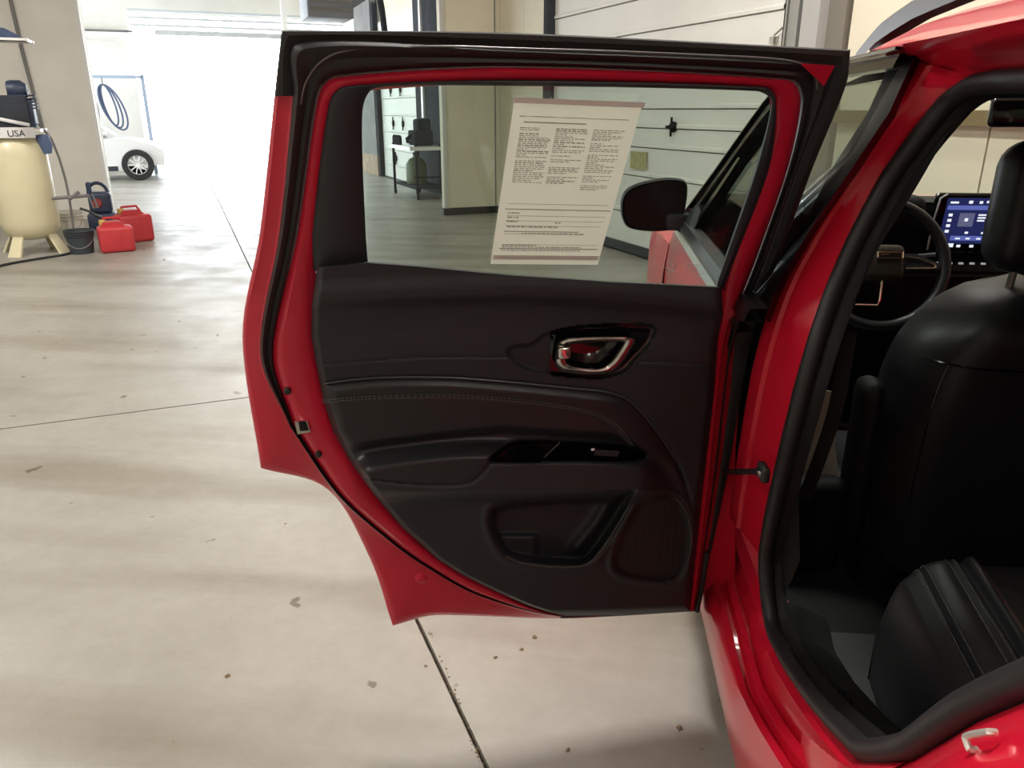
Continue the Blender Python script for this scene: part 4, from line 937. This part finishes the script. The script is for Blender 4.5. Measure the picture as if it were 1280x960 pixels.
# hanging work light over the compressor
c = W(8.6, -1.32, 2.02); t = thing('work_light', c, 'dark hooded work light hanging above the air compressor', 'light')
MB().prism([c+BX*x+AX*y+ZX*z for x, y, z in ((-.5, -.16, 0), (.18, -.16, 0), (.18, .16, 0), (-.5, .16, 0))], [c+BX*x+AX*y+ZX*z for x, y, z in ((-.42, -.08, .09), (.02, -.08, .09), (.02, .08, .09), (-.42, .08, .09))]).build('hood', NAVY, t, t, smooth=0)
for (o, e1) in ((c+BX*-.52-AX*.18, BX*.72), (c+BX*-.52+AX*.16, BX*.72)): MB().box(o-ZX*.015, e1, AX*.02, ZX*.02).build('rim_strip', WHITE, t, t, smooth=0)
MB().box(c+BX*.17-AX*.18-ZX*.015, BX*.02, AX*.36, ZX*.02).build('rim_strip', WHITE, t, t, smooth=0)
for x in (-.34, -.10): MB().tube([c+BX*x+ZX*.09, c+BX*(x-.12)+ZX*2.9], .012, 6).build('hanger_rod', NAVY, t, t)

# ================================================================== far bay
# white car, side on
c = W(19.9, -2.4); wc = thing('car', c, 'white sedan parked in the bright far bay under the hanging hoses', 'car')
def cw(b, z, a=0.0): return W(19.0+a, b, z)
prof = crv([(-.36, .30), (-.32, .55), (-.45, .70), (-.80, .82), (-1.25, .90), (-1.75, 1.22), (-2.2, 1.40), (-3.1, 1.42), (-3.9, 1.15), (-4.6, 1.05), (-4.7, .6), (-4.6, .30)], 5, corners=(0, 4, 8, 11), closed=False)
n = len(prof)
rows = [[cw(b, z, .10) for b, z in prof]]
rows = [[cw(b*.985-.03, .3+(z-.3)*.96, .0) if z < .9 else cw(b, z, .22) for b, z in prof], [cw(b, z, .30) for b, z in prof], [cw(b, z, 1.5) for b, z in prof], [cw(b*.985-.03, .3+(z-.3)*.96, 1.8) if z < .9 else cw(b, z, 1.58) for b, z in prof]]
mb = MB().grid(rows); mb.poly(rows[0]); mb.poly(rows[3])
body = mb.build('body', WHITE, wc, wc)
MB().prism([cw(b, z, .10) for b, z in ((-1.42, .93), (-1.80, 1.17), (-2.25, 1.33), (-2.3, .95))], [cw(b, z, .2) for b, z in ((-1.42, .93), (-1.80, 1.17), (-2.25, 1.33), (-2.3, .95))]).build('side_window', GLOSSB, wc, wc, smooth=0)
MB().rbox(cw(-1.50, .97, -.06), BX*.10, AX*.06, ZX*.05, .03).build('side_mirror', WHITE, wc, wc)
MB().box(cw(-2.5, .20, .0), BX*1.2, AX*.08, ZX*.10).build('sill_trim', DKSTEEL, wc, wc, smooth=0)
for (b0, z0, b1, z1) in ((-1.62, .30, -1.66, .92), (-2.9, .3, -2.95, .92)): MB().tube([cw(b0, z0, -.002), cw(b1, z1, .0)], .004, 4).build('door_gap', DKSTEEL, wc, wc)
for b in (-.90, -3.75):
    for a in (.02, 1.62):
        wv = MB().lathe(cw(b, .32, a), [(.20, -.1), (.30, -.1), (.32, -.07), (.32, .07), (.30, .1), (.20, .1)], axis=AX, n=28).build('wheel', TYRE, wc, wc)
        m_ = MB().lathe(cw(b, .32, a), [(.205, -.09), (.215, -.10), (.20, -.08), (.19, -.06)], axis=AX, n=28)
        for k in range(10):
            t0 = 2*pi*k/10; d = BX*cos(t0)+ZX*sin(t0); e = BX*-sin(t0)+ZX*cos(t0)
            m_.rbox(cw(b, .32, a)-AX*.085+d*.11, d*.09, e*.012, AX*.008, .004, 1)
        m_.lathe(cw(b, .32, a-.095), [(0, 0), (.04, 0), (.04, .03)], axis=AX, n=10)
        m_.build('rim', WHITE, wv, wc)
# hose rack
c = W(20.9, -1.6, 2.1); hrk = thing('hose_rail', c, 'pale steel rail mounted across the far bay above the white car', 'rail')
MB().box(W(20.9, -3.2, 2.12), BX*2.62, AX*.08, ZX*.06).build('rail', mat('pale_blue_steel', (.35, .42, .55), .5), hrk, hrk, smooth=0)
MB().box(W(20.9, -.66, 0), BX*.08, AX*.08, ZX*2.2).build('post', MATS['pale_blue_steel'], hrk, hrk, smooth=0)
for i, (b, w, h, n_, lb) in enumerate(((-1.74, .20, .80, 2, 'smaller'), (-1.46, .60, .98, 3, 'larger'))):
    t = thing('coiled_hose', W(20.9, b, 2.1), lb+' looped dark hose hanging from the rail above the white car', 'hose', 'hanging hoses')
    for k in range(n_):
        ww = w*(.55+.25*k); pts = [W(20.86-.02*k, b+ww*(.35*sin(x)+.5*sin(x/2)**2*.9)*1.0, 1.98-h*(1-cos(x))/2*(.9+.05*k)) for x in np.linspace(0, 2*pi, 28)[:-1]]
        MB().tube(pts, .022, 6, closed=True).build('loop', mat('blue_grey_hose', (.08, .11, .2), .5), t, t)
    MB().tube([W(20.87, b, 2.13), W(20.87, b, 1.97)], .008, 6).build('hook', DKSTEEL, t, t)
# tool cart beside the pier
c = W(13.5, 3.72); t = thing('tool_cart', c, 'dark wheeled tool cart with a green jug by the far garage door', 'cart')
for (a, b) in ((12.9, 3.58), (14.1, 3.50), (12.9, 4.0), (14.1, 3.95)):
    MB().box(W(a, b, .10), AX*.04, BX*.04, ZX*.78).build('leg', DKSTEEL, t, t, smooth=0)
    MB().lathe(W(a+.02, b+.02, .05), [(0, -.02), (.05, -.02), (.05, .02), (0, .02)], axis=BX, n=14).build('caster', RUB, t, t)
MB().box(W(12.85, 3.48, .80), AX*1.35, BX*.6, ZX*.06).build('top_tray', WHITE, t, t, smooth=0)
MB().box(W(12.85, 3.52, .18), AX*1.3, BX*.54, ZX*.03).build('lower_shelf', DKSTEEL, t, t, smooth=0)
MB().box(W(12.9, 3.55, .35), AX*.02, BX*.45, ZX*.03).build('crossbar', DKSTEEL, t, t, smooth=0)
for (a, b, d, h) in ((13.1, 3.62, .2, .42), (13.45, 3.85, .18, .35)):
    pass
c = W(13.1, 3.74, .875); t = thing('bench_machine', c, 'black machine standing on the wheeled tool cart', 'machine')
MB().rbox(c+ZX*.12, AX*.22, BX*.16, ZX*.12, .03).build('base', DKSTEEL, t, t)
MB().rbox(c+ZX*.30+BX*.03, AX*.15, BX*.12, ZX*.12, .04).build('head', DKSTEEL, t, t)
MB().tube([c-BX*.10+ZX*.2, c-BX*.24+ZX*.10, c-BX*.22+ZX*.04], .03, 8).build('arm', DKSTEEL, t, t)
c = W(13.55, 3.77, .211); t = thing('jug', c, 'olive green jug on the lower shelf of the tool cart', 'jug')
MB().lathe(c, [(0, 0), (.17, 0), (.18, .05), (.18, .32), (.12, .42), (.05, .45), (.05, .50), (0, .50)], n=18).build('jug_body', mat('olive_plastic', (.14, .16, .10), .5), t, t)
MB().lathe(c+ZX*.50, [(0, .03), (.055, .03), (.055, -.01)], n=12).build('jug_cap', DKSTEEL, t, t)
for k in range(4):
    o = MB().lathe(W(13.75+k*.13, 3.55, .862), [(0, 0), (.035, 0), (.035, .12), (.015, .16), (0, .16)], n=10).build('spray_bottle', DKSTEEL)
    o['label'] = ['first', 'second', 'third', 'farthest'][k]+' small dark bottle from the machine on the tool cart'; o['category'] = 'bottle'; o['group'] = 'small bottles on the tool cart'
# unit heater and ducts above the far bay
c = W(13.8, 2.45, 2.95); t = thing('unit_heater', c, 'grey unit heater hanging high behind the top of the car door', 'heater')
MB().rbox(c+ZX*.45, AX*.4, BX*.36, ZX*.6, .02).build('housing', mat('grey_blue_metal', (.22, .24, .28), .5), t, t)
for k in range(8): MB().box(c-AX*.42-BX*.32+ZX*(-.05+k*.12), AX*.02, BX*.64, ZX*.05).build('louvre', GREYW, t, t, smooth=0)
MB().prism([c+BX*.36+AX*.2+ZX*z for z in (0, .9)]+[c+BX*.95+AX*.2+ZX*z for z in (.9, .35)], [c+BX*.36-AX*.2+ZX*z for z in (0, .9)]+[c+BX*.95-AX*.2+ZX*z for z in (.9, .35)]).build('duct', MATS['grey_blue_metal'], t, t, smooth=0)
for x in (-.3, .3): MB().tube([c+BX*x+ZX*1.0, c+BX*x+ZX*2.0], .012, 6).build('hanger_rod', GREYW, t, t)
q = crv3(np.array([W(13.3, 2.9, 3.6), W(13.2, 3.15, 3.3), W(13.2, 3.22, 2.9), W(13.2, 3.25, 2.5), W(13.2, 3.25, 2.2)]), 6)
t = MB().tube(list(q), .05, 10).build('flue_pipe', DKSTEEL); t['label'] = 'dark curved pipe dropping beside the cream pier'; t['category'] = 'pipe'
t = MB().box(W(19.5, -.2, 2.95), BX*3.9, AX*.08, ZX*.10).build('cross_beam', mat('pale_grey_steel', (.6, .62, .65), .6)); t['label'] = 'long grey beam across the far bay near the bright opening'; t['category'] = 'beam'
t = MB().box(W(17.0, 2.15, 0), AX*.16, BX*.10, ZX*5).build('white_post', WHITE); t['label'] = 'slim white post in the far bay left of the unit heater'; t['category'] = 'post'
# grit and leaf bits on the floor
mb = MB(); rg = random.Random(11)
for (u, v, s) in [(285,845,.012),(165,437,.01),(196,440,.008),(224,402,.012),(272,419,.01),(619,822,.010),(668,797,.012),(652,812,.008),(532,833,.007),(850,910,.012),(710,938,.008),(345,585,.006),(357,655,.006),(205,325,.02),(180,312,.02)]+[(rg.uniform(535,600), 0, .004) for _ in range(26)]:
    if v == 0:
        tt = rg.random(); u = 530+70*tt+rg.uniform(-4, 6); v = 780+175*tt; s = rg.uniform(.002, .005)
    p = on_floor(u, v)
    k = rg.randint(5, 7); an = rg.uniform(0, 6)
    pts = [p+np.array([cos(an+2*pi*i/k)*s*rg.uniform(.5, 1.2), sin(an+2*pi*i/k)*s*rg.uniform(.5, 1.2), .001]) for i in range(k)]
    mb.add(pts+[p+np.array([0, 0, s*.5])], [(i, (i+1) % k, k) for i in range(k)])
o = mb.build('floor_grit', mat('brown_grit', (.16, .12, .07), .9), smooth=0); o['label'] = 'brown grit and leaf crumbs scattered on the concrete floor'; o['category'] = 'grit'; o['kind'] = 'stuff'
